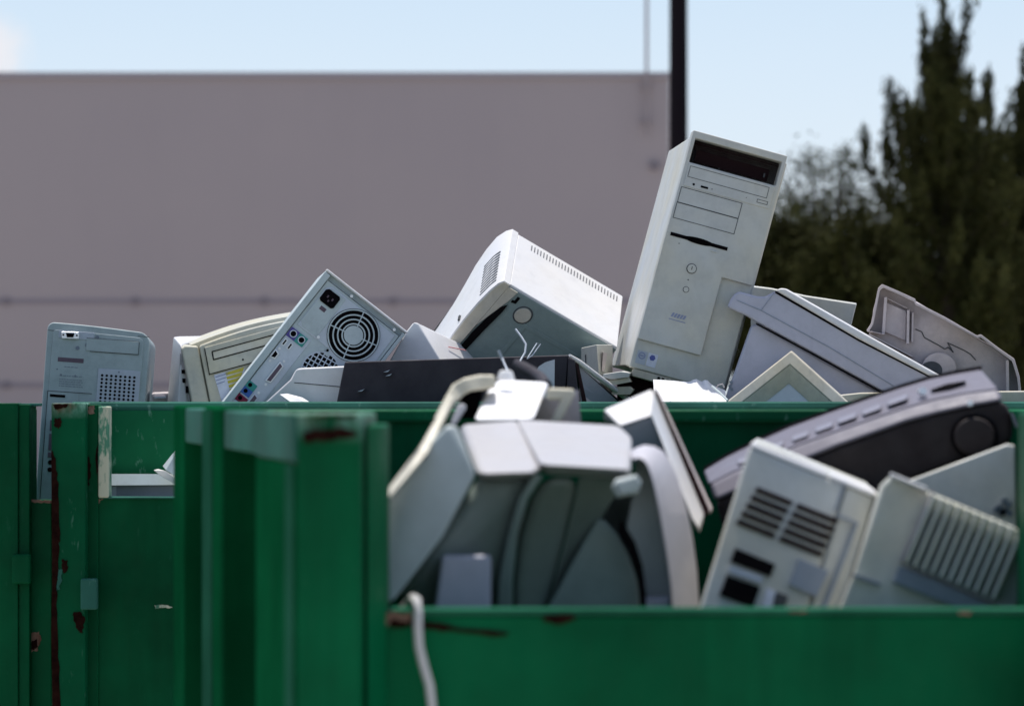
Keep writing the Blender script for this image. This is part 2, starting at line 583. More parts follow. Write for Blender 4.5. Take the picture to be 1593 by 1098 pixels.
# --- rear bin (holds the sharp pile)
D1 = 6.05
rb = thing('waste_bin', 'green steel bin behind, its scratched front plate seen through the gap at left', 'bin', (.05, 6.6, 0), group='green steel bins')
T = wl(rb)
zr = W(0, 628, D1).z
xl, xr2 = W(112, 0, D1).x, W(1640, 0, D1).x
MB(T).box(xl, xr2, D1, D1 + .04, .15, zr - .012).build('front_plate', 'green_scratched', rb, bevel=.002)
MB(T).tube([(xl, D1 + .01, zr - .006), (xr2, D1 + .01, zr - .006)], .010, 8).build('front_rim', 'green_pale', rb, smooth=40)
MB(T).box(xr2, xr2 + .04, D1, D1 + 1.3, .15, zr).build('side_plate', 'green', rb)
MB(T).box(xl - .04, xl, D1 + .5, D1 + 1.3, .15, zr).build('side_plate', 'green', rb)
MB(T).box(xl - .04, xr2 + .04, D1 + 1.3, D1 + 1.34, .15, zr).build('back_plate', 'green', rb)
MB(T).box(xl - .04, xr2 + .04, D1 + .04, D1 + 1.3, .10, .15).build('floor_plate', 'green', rb)
for x in (xl + .1, xr2 - .16):
    MB(T).box(x, x + .08, D1 + .05, D1 + 1.3, 0, .10).build('skid', 'green', rb)

# --- left bin (sharp gate frame)
D0 = 5.85
lb = thing('waste_bin', 'dark green steel bin at far left with rusty gate posts and low gates', 'bin', (W(140, 0, D0).x, D0, 0), group='green steel bins')
T = wl(lb)
zb = W(0, 1098, D0).z - .5


def lbox(x0, x1, y0, y1, d0, d1, name, mat, bevel=.002, label=None):
    a, b = W(x0, y0, d0), W(x1, y0, d0)
    z1 = a.z
    z0 = .1 if y1 is None else W(0, y1, d0).z
    return MB(T).box(a.x, b.x, d0, d1, z0, z1).build(name, mat, lb, bevel=bevel, label=label)


lbox(-320, 28, 627, None, D0, D0 + .05, 'side_panel', 'green_left')
lbox(29, 46, 629, None, D0 + .006, D0 + .09, 'post', 'green_left')
lbox(-320, 57, 627.5, 632, D0 + .03, D0 + .10, 'top_rail', 'green_pale', .001)
lbox(46, 80, 777, None, D0 + .03, D0 + .06, 'gate', 'green_left', label='narrow low gate left of the rusty post')
lbox(80, 133, 627, None, D0 - .02, D0 + .05, 'post', 'green_post', label='wide post with rust running down its left edge')
lbox(134.5, 152.5, 629, None, D0 + .012, D0 + .06, 'post_flange', 'green_left')
lbox(152.5, 169, 632, 774, D0 + .008, D0 + .055, 'post_edge', 'green_raw', .003, label='pale rubbed edge of the post flange')
lbox(134, 290, 774.5, None, D0 + .02, D0 + .05, 'gate', 'green_left')
lbox(153, 290, 773, 775.5, D0 + .012, D0 + .056, 'gate_lip', 'green_pale', .001)
lbox(18, 47, 862, 908, D0 - .02, D0 - .001, 'hinge', 'green_left', .004)
lbox(125, 151, 900, 948, D0 - .04, D0 - .021, 'hinge', 'green_pale', .003)
lbox(-320, 54, 636, None, D0 + .60, D0 + .63, 'back_panel', 'green_left')
MB(T).box(W(-320, 0, D0).x, W(-312, 0, D0).x, D0 + .05, D0 + .6, .1, rim - .01).build('side_panel', 'green_left', lb)
MB(T).box(W(-310, 0, D0).x, W(100, 0, D0).x, D0 + .1, D0 + .6, .1, .14).build('floor_plate', 'green_left', lb)
MB(T).box(W(-310, 0, D0).x, W(280, 0, D0).x, D0 + .05, D0 + .13, 0, .1).build('skid', 'green_left', lb)


def blotch(pts, d, name, mat, root, seed=0, t=.0016, sub=5, amp=1.6):
    """thin ragged-edged flake or stain lying on a plate"""
    rnd = random.Random(seed)
    out = []
    for i, p in enumerate(pts):
        q = pts[(i + 1) % len(pts)]
        for k in range(sub):
            f = k / sub
            out.append((p[0] + (q[0] - p[0]) * f + rnd.uniform(-amp, amp), p[1] + (q[1] - p[1]) * f + rnd.uniform(-amp, amp), d))
    mb = MB(pxT(root))
    A = [mb.v(p) for p in out]
    mb.bm.faces.new(A)
    r = bmesh.ops.extrude_face_region(mb.bm, geom=mb.bm.faces[:])
    bmesh.ops.translate(mb.bm, verts=[v for v in r['geom'] if isinstance(v, bmesh.types.BMVert)], vec=(0, t, 0))
    return mb.build(name, mat, root)


dp = D0 - .0216
blotch([(80.5, 700), (86, 715), (91, 760), (93, 830), (91, 860), (88, 940), (91, 1020), (94, 1120), (80.5, 1120)], dp, 'rust_streak', 'rust', lb, 1, sub=6, amp=1.2)
blotch([(84, 652), (94, 650), (96, 660), (92, 667), (84, 662)], dp, 'rust_spot', 'rust', lb, 2)
blotch([(83, 629), (106, 628), (103, 634), (92, 635), (86, 638)], dp, 'rust_spot', 'rust', lb, 3, amp=1)
blotch([(97, 870), (105, 872), (105, 886), (99, 893), (96, 884)], dp, 'rust_spot', 'rust', lb, 4, amp=1.2)
blotch([(90, 884), (97, 885), (96, 902), (92, 915), (87, 920), (89, 905)], dp, 'scrape', 'green_pale', lb, 5, amp=1.5)
blotch([(113, 952), (124, 950), (132, 962), (128, 985), (121, 980), (116, 968)], dp, 'rust_spot', 'rust', lb, 6)
dp = D0 + .0184
blotch([(134.5, 779), (150, 776), (160, 776), (152, 785), (143, 795), (135, 798)], dp, 'rust_scrape', 'rust_pale', lb, 7)
blotch([(133, 872), (146, 872), (146, 886), (133, 888)], dp - .0001, 'rust_scrape', 'rust_pale', lb, 8)
blotch([(137, 810), (147, 808), (148, 860), (146, 900), (138, 897), (139, 850)], dp, 'rust_spot', 'rust', lb, 17, amp=1.5)
blotch([(240, 941), (252, 940), (268, 943), (268, 945), (250, 945), (243, 947)], dp, 'scrape', 'green_raw', lb, 9, amp=.8)
dp = D0 + .0284
blotch([(47, 776.5), (66, 778), (80, 778), (80, 782), (60, 782), (47, 781)], dp, 'rust_scrape', 'rust_pale', lb, 10, amp=.8)
blotch([(43, 984), (62, 982), (63, 1000), (58, 1012), (42, 1012)], dp, 'rust_spot', 'rust_pale', lb, 11)
blotch([(47, 1000), (58, 992), (60, 1006), (50, 1010)], dp - .0009, 'rust_spot', 'rust', lb, 12)
dp = D0 + .0104
blotch([(136, 632), (147, 632), (147, 642), (138, 644)], dp, 'rust_spot', 'rust_pale', lb, 13)
blotch([(134.6, 708), (140, 712), (141, 742), (137, 755), (134.6, 752)], dp, 'rust_spot', 'rust', lb, 14)
blotch([(149, 700), (152, 690), (152, 735), (149.5, 738)], dp, 'rust_spot', 'rust', lb, 15, amp=.8)

# --- near bin
DN = 3.18
nb = thing('waste_bin', 'near green steel bin with ribbed side wall and blurred low front gate', 'bin', (.15, DN + .8, 0), group='green steel bins')
T = wl(nb)


def side_x(d):           # outer plane of the ribbed left wall
    return W(463, 0, DN).x - .205 * (d - DN)


def vpr(foot, z1, z0=.1, mb=None):
    mb = mb or MB(T)
    return mb.prism([(x, y, z1) for x, y in foot], [(x, y, z0) for x, y in foot])


zt = W(0, 643, DN).z
IN = .055
# corner post (wide near face + narrow return toward the gate), then rib, far post, rail and the wall sheet
post_r = W(562, 0, DN + .02).x
ret_r = W(600, 0, DN + .10).x
d2 = DN + .30
vpr([(side_x(DN), DN), (post_r, DN + .02), (post_r + .003, d2), (side_x(d2), d2)], zt).build('corner_post', 'green_rim', nb, bevel=.004)
vpr([(side_x(DN + .004) - .0035, DN + .004), (side_x(DN + .004) - .0002, DN + .004), (side_x(d2) - .0002, d2), (side_x(d2) - .0035, d2)], zt - .050).build('post_return', 'green_shade', nb)
vpr([(side_x(DN + .002) - .0045, DN + .002), (side_x(DN + .002) - .0002, DN + .002), (side_x(d2) - .0002, d2), (side_x(d2) - .0045, d2)], zt - .001, zt - .047).build('top_rail', 'green_pale', nb)  # pale colour carries the sheen on the rail face
vpr([(side_x(DN + .003) - .0060, DN + .003), (side_x(DN + .003) - .0037, DN + .003), (side_x(DN + .05) - .0037, DN + .05), (side_x(DN + .05) - .0060, DN + .05)], zt - .051).build('lit_edge_strip', 'green_edge', nb)  # added pale strip, paints the light on the post's corner edge
vpr([(side_x(3.93) - .003, 3.93), (side_x(3.93) - .0002, 3.93), (side_x(4.024) - .0002, 4.024), (side_x(4.024) - .003, 4.024)], zt - .002).build('lit_edge_strip', 'green_edge', nb)  # same for the rib: its bright far edge put into colour
vpr([(post_r + .004, DN + .055), (ret_r, DN + .10), (ret_r, DN + .20), (post_r + .004, DN + .20)], zt - .012).build('gate_stop', 'green', nb, bevel=.003)
for da, db in ((3.836, 4.025), (4.284, 4.413)):
    vpr([(side_x(da), da), (side_x(da) + IN, da + .012), (side_x(db) + IN, db), (side_x(db), db)], zt + .002).build('rib', 'green_shade', nb, bevel=.004)
for da, db in ((d2 + .001, 3.835), (4.026, 4.283)):
    vpr([(side_x(da) + .003, da), (side_x(da) + IN, da), (side_x(db) + IN, db), (side_x(db) + .003, db)], zt - .001, zt - .047).build('top_rail', 'green_pale', nb, bevel=.003)  # rail sheen painted in by the pale green
vpr([(side_x(d2) + IN + .002, d2 + .002), (side_x(d2) + IN + .02, d2 + .002), (side_x(4.69) + IN + .02, 4.69), (side_x(4.69) + IN + .002, 4.69)], zt - .004).build('side_plate', 'green_shade', nb)
# back wall
DB = 4.70
zbk = W(0, 637, DB).z
xb0, xb1 = side_x(DB) + IN + .003, W(1700, 0, DB).x
MB(T).box(xb0, xb1, DB, DB + .03, .1, zbk - .018).build('back_plate', 'green', nb)
MB(T).box(xb0 + .005, xb1, DB - .015, DB + .035, zbk - .017, zbk).build('back_rim', 'green_scratched', nb, bevel=.004)
# front gate and right post / wall
zg = W(0, 951, DN + .12).z
xg0, xg1 = ret_r - .004, W(1606, 0, DN + .12).x
MB(T).box(xg0, xg1, DN + .12, DN + .15, .1, zg - .004).build('gate', 'green_front', nb, bevel=.003)
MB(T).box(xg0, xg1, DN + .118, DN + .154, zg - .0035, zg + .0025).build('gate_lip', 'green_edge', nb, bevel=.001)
vpr([(xg1 + .002, DN + .03), (xg1 + .10, DN + .01), (xg1 + .10, DN + .3), (W(1584, 0, DN + .3).x, DN + .3)], zt).build('corner_post', 'green', nb, bevel=.004)
vpr([(W(1583, 0, DN + .301).x, DN + .301), (W(1583, 0, DN + .301).x + .03, DN + .301), (xb1, DB), (xb1 - .035, DB)], zt - .004).build('side_plate', 'green', nb)
vpr([(ret_r - .02, DN + .16), (xg1, DN + .16), (xb1 - .04, DB), (xb0 + .09, DB)], .15, .10).build('floor_plate', 'green', nb)
for x in (-.2, .45):
    MB(T).box(x, x + .08, DN + .2, DB, 0, .099).build('skid', 'green', nb)
bl = DN + .117
blotch([(600, 962), (625, 958), (660, 966), (720, 976), (790, 985), (780, 990), (700, 982), (640, 974), (612, 978), (604, 968)], bl, 'rust_scrape', 'rust', nb, 21, amp=2)
blotch([(600, 952), (620, 953), (640, 954), (636, 966), (612, 962), (600, 975)], bl - .001, 'rust_scrape', 'rust_pale', nb, 22, amp=2)
blotch([(845, 957), (890, 955), (895, 962), (870, 972), (845, 966)], bl, 'rust_spot', 'rust', nb, 23, amp=2)
blotch([(1490, 950), (1512, 950), (1508, 956), (1494, 955)], bl, 'rust_spot', 'rust_pale', nb, 24, amp=1)
blotch([(1228, 949), (1258, 949), (1250, 953), (1232, 953)], bl, 'rust_spot', 'rust_pale', nb, 25, amp=1)
bl = DN - .003
blotch([(472, 672), (500, 667), (540, 666), (556, 670), (553, 680), (510, 686), (474, 688)], bl, 'rust_spot', 'rust', nb, 26, amp=2)
blotch([(480, 648), (510, 645), (552, 644), (552, 650), (500, 650)], bl, 'rust_spot', 'rust', nb, 27, amp=1.5)

# ------------------------------------------------------------------ sharp pile in the rear bin
GR = 'discarded electronics in the rear bin'
# ---- tall tower case
TW, TH, TD = .195, .485, .42
tw = thing('tower_case', 'tall leaning grey tower case with an empty black drive bay, highest of the pile', 'computer',
           (.3257, 6.3528, 1.7183), (.01, 15.13, 3.67), GR)
h = TW / 2


def U(u):
    return -h + u


def V(v):
    return TH - v


MB().box(-h + .002, h + .0075, .034, TD, .004, TH - .010).build('side_panels', 'tower_side', tw, bevel=.003)
fx = [-h, U(.0085), U(.1865), h]
fz = [.0, V(.427), V(.267), V(.064), V(.0155), TH]
MB().plate(fx, fz, {(1, 3)}, .004, .033).build('bezel', 'tower', tw, bevel=.004, seg=3)
# raised L-shaped face
fx = [-h + .0006, U(.0085), U(.131), U(.1865), h - .0006]
fz = [V(.427), V(.267), V(.064), V(.0155), TH - .0006]
MB().plate(fx, fz, {(1, 2), (2, 2), (2, 0), (3, 0)}, -.006, .0036).build('front_panel', 'tower', tw, bevel=.002)
MB().box(U(.006), U(.189), .034, .16, V(.067), V(.013)).build('drive_bay', 'brown', tw)
b = MB()
b.box(U(.009), U(.1855), .016, .018, V(.024), V(.0225))
b.box(U(.02), U(.17), .020, .0225, V(.058), V(.034))
b.build('bay_bracket', 'brown', tw)
MB().box(U(.160), U(.163), .012, .016, V(.052), V(.044)).box(U(.07), U(.0715), .010, .016, V(.064), V(.058)).build('bay_clip', 'seam', tw)
dr = MB().box(U(.009), U(.186), -.008, -.0055, V(.112), V(.0665)).build('disc_drive', 'tower', tw, bevel=.0012)


def outline(mb, u0, u1, v0, v1, y, w=.0009, t=.0006):
    for a in ((u0, u1, v0, v0 + w), (u0, u1, v1 - w, v1), (u0, u0 + w, v0 + w, v1 - w), (u1 - w, u1, v0 + w, v1 - w)):
        mb.box(U(a[0]), U(a[1]), y - t, y, V(a[3]), V(a[2]))
    return mb


s = MB()
outline(s, .0126, .1755, .0705, .093, -.008)
outline(s, .158, .180, .0985, .1055, -.008)
s.build('tray_seam', 'seam', dr)
MB().disc(U(.0285), V(.1045), .0024, -.0088, -.008, 12).build('headphone_socket', 'dark', dr)
MB().box(U(.043), U(.058), -.0092, -.008, V(.1065), V(.1025)).build('volume_wheel', 'dark', dr, bevel=.0008)
MB().disc(U(.066), V(.104), .0011, -.0086, -.008, 8).disc(U(.136), V(.102), .0009, -.0086, -.008, 8).build('indicator', 'seam', dr)
s = MB()
outline(s, .006, .132, .1145, .1465, -.006, .0011)
outline(s, .0055, .132, .1463, .1785, -.006, .0011)
s.build('bay_seam', 'seam', tw)
MB().box(U(.0097), U(.1266), -.0072, -.006, V(.2135), V(.2065)).disc(U(.068), V(.2098), .03, -.0072, -.006, 24, .0062).build('floppy_slot', 'dark', tw)
MB().disc(U(.072), V(.2045), .026, -.0069, -.0058, 24, .0052).build('floppy_thumb_dip', 'tower', tw)
MB().box(U(.096), U(.108), -.0085, -.006, V(.2232), V(.2195)).build('floppy_button', 'tower', tw, bevel=.001)
MB().disc(U(.031), V(.2245), .0011, -.0068, -.006, 8).build('indicator', 'seam', tw)
pb = MB().disc(U(.068), V(.266), .0088, -.009, -.006, 28).build('power_button', 'tower', tw, bevel=.0008)
MB().ring(U(.068), V(.266), .0101, .0013, -.0071, -.006).build('button_ring', 'seam', pb)
MB().box(U(.0675), U(.0687), -.0094, -.009, V(.2685), V(.2615)).build('power_mark', 'dark', pb)
MB().disc(U(.0672), V(.289), .0014, -.0069, -.006, 10).build('indicator', 'seam', tw)
rs = MB().disc(U(.068), V(.3086), .0052, -.008, -.006, 22).build('reset_button', 'tower', tw, bevel=.0006)
MB().ring(U(.068), V(.3086), .0062, .0010, -.0069, -.006).build('button_ring', 'seam', rs)
lg = MB()
for k in range(5):       # soft slanted badge: italic strokes between two lines
    u = .052 + k * .006
    lg.extr([(U(u), -.0065, V(.3675)), (U(u + .0042), -.0065, V(.3675)), (U(u + .0072), -.0065, V(.359)), (U(u + .003), -.0065, V(.359))], (0, .0006, 0))
lg.build('badge', 'ink_pale', tw)
MB().box(U(.050), U(.084), -.0065, -.006, V(.3735), V(.3718)).build('badge_line', 'ink_pale', tw)
for u, w_, cc in ((.0085, .020, 'ink_pale'), (.0305, .0195, 'ink_blue')):
    st = MB().box(U(u), U(u + w_), .0032, .004, V(.474), V(.4475)).build('sticker', 'sticker' if cc == 'ink_blue' else 'left_pale', tw)
    if cc == 'ink_pale':
        MB().ring(U(u + .010), V(.457), .0072, .0025, .0027, .0032).box(U(u + .006), U(u + .014), .0027, .0032, V(.4585), V(.4555)).build('sticker_mark', cc, st)
    else:
        MB().disc(U(u + .0095), V(.456), .0062, .0027, .0032, 6).build('sticker_mark', cc, st)
MB().box(-h + .01, h - .01, .006, .034, -.016, -.0004).build('foot_strip', 'bezel', tw, bevel=.002)
s = MB()
for k in range(5):
    s.box(U(.06 + .009 * k), U(.065 + .009 * k), .005, .0066, V(.4935), V(.4885))
s.build('intake_slot', 'dark', tw)
# ---- computer with the fan, rear side toward us
FW, FH, FD = .2, .42, .4
fc = thing('computer_case', 'open grey computer case standing tilted, round fan grille and coloured sockets facing out', 'computer',
           (-.5429, 6.2795, 1.5397), (-.02, 37.95, 5.66), GR)
h = FW / 2
TH = FH
U = lambda u: -.1 + u
V = lambda v: FH - v
MB().box(-.1, .1, .006, FD, 0, FH).build('cover', 'metal', fc, bevel=.002)
MB().box(U(.004), U(.192), -.003, .0055, .01, V(.012)).build('back_plate', 'metal', fc, bevel=.0015)
MB().box(-.1005, .1005, -.008, .02, V(.0015), V(-.0035)).build('top_lip', 'white', fc, bevel=.0024, seg=3)  # white colour paints in the sunlit top rim of the grey case
MB().box(U(0), U(.0135), -.008, .0055, .0, V(.003)).build('side_flange', 'metal', fc, bevel=.0015)
MB().box(U(.193), U(.2), -.006, .0055, .0, V(.003)).build('side_flange', 'metal', fc, bevel=.0015)
s = MB()
s.box(U(.0145), U(.196), -.0036, -.003, V(.0135), V(.0125))
s.box(U(.014), U(.015), -.0036, -.003, V(.4), V(.015))
s.build('seam', 'seam', fc)
# power supply plate with chamfered socket panel
MB().extr([(U(a), -.0045, V(c)) for a, c in ((.021, .028), (.03, .018), (.185, .018), (.187, .132), (.100, .132), (.100, .118), (.021, .118))], (0, .0014, 0)).build('power_supply_plate', 'metal_pale', fc, bevel=.0006)
MB().extr([(U(a), -.0056, V(c)) for a, c in ((.022, .032), (.031, .0215), (.066, .0215), (.066, .115), (.03, .115), (.022, .107))], (0, .001, 0)).build('socket_panel', 'metal', fc, bevel=.0004)
ps = MB().extr([(U(a), -.0085, V(c)) for a, c in ((.023, .030), (.028, .025), (.053, .025), (.057, .029), (.057, .050), (.053, .054), (.027, .054), (.023, .050))], (0, .003, 0)).build('power_socket', 'dark', fc, bevel=.0008)
MB().box(U(.033), U(.036), -.0092, -.0084, V(.041), V(.036)).box(U(.044), U(.047), -.0092, -.0084, V(.041), V(.036)).box(U(.0385), U(.0415), -.0092, -.0084, V(.047), V(.043)).build('socket_pin', 'plum', ps)
MB().box(U(.035), U(.048), -.0065, -.0055, V(.068), V(.060)).build('voltage_switch', 'plum', fc, bevel=.0005)
FX, FZ, FR = U(.1205), V(.0675), .0525
fan = MB().disc(FX, FZ, FR, -.0056, -.0044, 40).build('fan_opening', 'dark', fc)
gr = MB()
for rr in (.0515, .0415, .0325, .0238):
    gr.ring(FX, FZ, rr, .0028, -.0085, -.006, 40)
for k in range(4):
    a = R(14 + 90 * k)
    ca, sa = math.cos(a), math.sin(a)
    gr.prism([(FX + ca * .014 - sa * .0011, -.0086, FZ + sa * .014 + ca * .0011), (FX + ca * .051 - sa * .0011, -.0086, FZ + sa * .051 + ca * .0011),
              (FX + ca * .051 + sa * .0011, -.0086, FZ + sa * .051 - ca * .0011), (FX + ca * .014 + sa * .0011, -.0086, FZ + sa * .014 - ca * .0011)],
             [(FX + ca * .014 - sa * .0011, -.006, FZ + sa * .014 + ca * .0011), (FX + ca * .051 - sa * .0011, -.006, FZ + sa * .051 + ca * .0011),
              (FX + ca * .051 + sa * .0011, -.006, FZ + sa * .051 - ca * .0011), (FX + ca * .014 + sa * .0011, -.006, FZ + sa * .014 - ca * .0011)])
gr.build('fan_grille', 'metal', fan)
MB().disc(FX, FZ, .019, -.0082, -.006, 30).build('fan_hub', 'metal', fan, bevel=.0006)
b = MB()
for du, dv in ((-.052, -.045), (.056, -.046), (.056, .058), (-.05, .058)):
    b.disc(FX + du, FZ + dv, .0032, -.0072, -.0046, 10)
b.build('screw', 'chrome', fc)
# connector strip
MB().box(U(.016), U(.062), -.0045, -.0031, V(.34), V(.127)).build('connector_plate', 'metal_pale', fc, bevel=.0006)
for u, v, cc in ((.026, .1375, 'violet'), (.046, .1375, 'mint')):
    p = MB().box(U(u - .0105), U(u + .0095), -.0062, -.0045, V(v + .011), V(v - .0095)).build('round_port_collar', cc, fc)
    MB().ring(U(u), V(v), .0074, .0018, -.0074, -.0061, 22).build('port_ring', 'sticker', p)
    MB().disc(U(u), V(v), .0061, -.0068, -.0061, 18).build('port_hole', 'dark', p)
for u in (.0225, .0355):
    p = MB().box(U(u - .0035), U(u + .0035), -.0062, -.0045, V(.168), V(.154)).build('slot_port', 'chrome', fc)
    MB().box(U(u - .0016), U(u + .0016), -.0068, -.0061, V(.1665), V(.1555)).build('port_hole', 'dark', p)


def dplug(u, v0, v1, w, mat, hole):
    p = MB().extr([(U(u - w), -.0085, V(v0)), (U(u + w), -.0085, V(v0 + .003)), (U(u + w), -.0085, V(v1 - .003)), (U(u - w), -.0085, V(v1))], (0, .004, 0)).build('socket_shell', mat, fc, bevel=.001)
    MB().extr([(U(u - w * .6), -.0092, V(v0 + .003)), (U(u + w * .6), -.0092, V(v0 + .0055)), (U(u + w * .6), -.0092, V(v1 - .0055)), (U(u - w * .6), -.0092, V(v1 - .003))], (0, .001, 0)).build('socket_pins', hole, p)
    b = MB()
    for v in (v0 - .005, v1 + .005):
        b.disc(U(u), V(v), .0027, -.0078, -.0045, 6)
    b.build('socket_nut', 'chrome', p)


dplug(.0225, .182, .202, .006, 'chrome', 'dark')
dplug(.0445, .196, .244, .006, 'chrome', 'plum')
dplug(.0435, .275, .298, .006, 'sticker', 'plum')
for v, cc in ((.268, 'mint'), (.2825, 'blue_plug'), (.3, 'red_plug')):
    p = MB().box(U(.011), U(.034 if v < .29 else .036), -.0064, -.0045, V(v + .0078), V(v - .0068)).build('audio_socket', cc, fc, bevel=.0008)
    MB().disc(U(.021), V(v), .0042, -.0071, -.0063, 16).build('jack_hole', 'dark', p)
MB().box(U(.012), U(.036), -.0058, -.0045, V(.326), V(.309)).build('blank_cover', 'sticker', fc, bevel=.0006)
# crosshatched round vent
vo = MB().disc(U(.112), V(.162), .037, -.0046, -.0034, 36).build('vent_opening', 'dark', fc)
b = MB()
vx, vz = U(.112), V(.162)
for k in range(-4, 5):
    o_ = k * .0092
    if abs(o_) < .0365:
        L = math.sqrt(.0372 ** 2 - o_ ** 2)
        for s_ in (1, -1):
            a = R(8)if s_ == 1 else R(98)
            ca, sa = math.cos(a), math.sin(a)
            P = lambda t, n: (vx + ca * t - sa * n, vz + sa * t + ca * n)
            q = [P(-L, o_ - .0011), P(L, o_ - .0011), P(L, o_ + .0011), P(-L, o_ + .0011)]
            y = -.0062 if s_ == 1 else -.0058
            b.prism([(x, y, z) for x, z in q], [(x, -.0047, z) for x, z in q])
b.ring(vx, vz, .0385, .003, -.006, -.0034, 36)
b.build('vent_mesh', 'metal_pale', vo)
MB().disc(U(.103), V(.128), .0045, -.0062, -.0034, 12).disc(U(.089), V(.128), .0055, -.006, -.0034, 12).disc(U(.0735), V(.23), .005, -.006, -.0034, 12).build('rivet', 'metal', fc)
MB().disc(U(.0985), V(.122), .0026, -.0064, -.0034, 10).build('screw_hole', 'dark', fc)

# ---- left tower, rear side toward us, rounded top
TW, TH = .21, .44
lt = thing('computer_case', 'blue grey computer case at far left with rounded top and punched vent holes', 'computer',
           (-.8774, 6.5861, 1.3913), (-1.15, 4.04, 4.5), GR)
h = .105
U = lambda u: -.105 + u
V = lambda v: .44 - v


def round_outline(w, H, rl, rr, sag):
    P = [(-w, 0), (w, 0)]
    for k in range(7):
        a = R(0 + 90 * k / 6)
        P.append((w - rr + rr * math.cos(a), H - sag - rr + rr * math.sin(a)))
    for k in range(1, 6):
        t = k / 6
        P.append((w - rr + (rl - w - (w - rr)) * t, H - sag + sag * math.sin(t * math.pi * .5)))
    for k in range(7):
        a = R(90 + 90 * k / 6)
        P.append((-w + rl + rl * math.cos(a), H - rl + rl * math.sin(a)))
    return P


P = round_outline(.105, .44, .014, .024, .007)
MB().prism([(x, .0, z) for x, z in P], [(x, .40, z) for x, z in P]).build('cover', 'left', lt, bevel=.003)
P = round_outline(.093, .425, .008, .012, .004)
MB().prism([(x, -.003, z) for x, z in P], [(x, .001, z) for x, z in P]).build('back_plate', 'left', lt, bevel=.0015)
b = MB()
b.box(U(.001), U(.02), -.0008, -.0001, V(.0175), V(.0163))
b.box(U(.185), U(.209), -.0008, -.0001, V(.0165), V(.0155))
b.build('seam', 'seam', lt)
MB().box(U(.024), U(.097), -.0042, -.003, V(.031), V(.0155)).build('connector_recess', 'left_pale', lt, bevel=.001)
vg = MB().extr([(U(a), -.010, V(c)) for a, c in ((.029, .018), (.066, .0165), (.066, .0315), (.0315, .0325))], (0, .006, 0)).build('video_socket', 'chrome', lt, bevel=.0015)
MB().extr([(U(a), -.0108, V(c)) for a, c in ((.039, .0205), (.0565, .020), (.0545, .0285), (.0415, .029))], (0, .001, 0)).build('socket_pins', 'dark', vg)
MB().disc(U(.034), V(.0245), .0020, -.0106, -.0099, 10).disc(U(.0615), V(.024), .0020, -.0106, -.0099, 10).build('socket_screw', 'dark', vg)
MB().disc(U(.0645), V(.0493), .0042, -.0045, -.003, 14).disc(U(.084), V(.042), .005, -.0045, -.003, 14).disc(U(.103), V(.0245), .004, -.0045, -.003, 14).build('screw', 'text', lt)
MB().box(U(.0815), U(.189), -.0048, -.003, V(.0535), V(.0275)).build('slot_cover', 'left', lt, bevel=.0012)
b = MB()
for a in ((.0815, .189, .0268, .0276), (.09, .189, .0537, .055), (.1885, .1896, .029, .054)):
    b.box(U(a[0]), U(a[1]), -.0052, -.0047, V(a[3]), V(a[2]))
b.build('cover_seam', 'seam', lt)
MB().box(U(.026), U(.0785), -.0037, -.003, V(.0795), V(.0705)).build('rating_label', 'plum', lt)
b = MB()
rnd = random.Random(5)
for r_, v in enumerate((.0885, .107, .1145, .119, .1235, .128)):
    u = .032 if r_ else .04
    while u < (.078 if r_ else .066):
        w_ = rnd.uniform(.002, .007)
        b.box(U(u), U(u + w_), -.0034, -.003, V(v + .0016), V(v))
        u += w_ + .0014
b.disc(U(.026), V(.0954), .0018, -.0036, -.003, 10).disc(U(.0345), V(.1065), .0022, -.0036, -.003, 10).disc(U(.064), V(.107), .0025, -.0036, -.003, 10)
b.build('printed_text', 'text', lt)
vp = MB().box(U(.1096), U(.196), -.0052, -.003, V(.26), V(.088)).build('vent_plate', 'left_pale', lt, bevel=.0015)
b = MB()
for i in range(8):
    for k in range(13):
        b.disc(U(.1185 + .0094 * i), V(.1015 + .0077 * k), .0027, -.0057, -.0051, 10)
b.build('vent_holes', 'dark', vp)
MB().disc(U(.152), V(.0925), .002, -.006, -.0051, 8).build('screw', 'text', vp)
io = MB().box(U(.0105), U(.074), -.0042, -.003, V(.39), V(.1415)).build('socket_strip', 'left', lt, bevel=.0008)
b = MB().box(U(.0098), U(.0108), -.0047, -.004, V(.39), V(.1405)).box(U(.0105), U(.1), -.0047, -.004, V(.1412), V(.1402))
b.build('seam', 'dark', io)
MB().box(U(.0155), U(.0465), -.0052, -.0041, V(.1525), V(.147)).build('slot', 'dark', io)
for v in (.2865, .3015, .18):
    MB().disc(U(.026), V(v), .0048, -.0056, -.0041, 16).build('jack_hole', 'plum' if v < .2 else 'dark', io)
for v0, v1 in ((.20, .222), (.228, .262), (.266, .277)):
    MB().box(U(.020), U(.031), -.0062, -.0041, V(v1), V(v0)).build('socket', 'plum', io, bevel=.0008)

# ---- curved beige desktop with drive, and the white case behind it
de = thing('desktop_computer', 'beige desktop computer with curved front, disc drive and yellow striped sticker', 'computer', tuple(W(360, 640, 6.62)), (0, 0, 0), GR)
T = frameT(de, (297, 538, 6.6), (426, 503, 6.62), (291, 533, 6.9), (315, 634, 6.58), .17, .3, -.125)
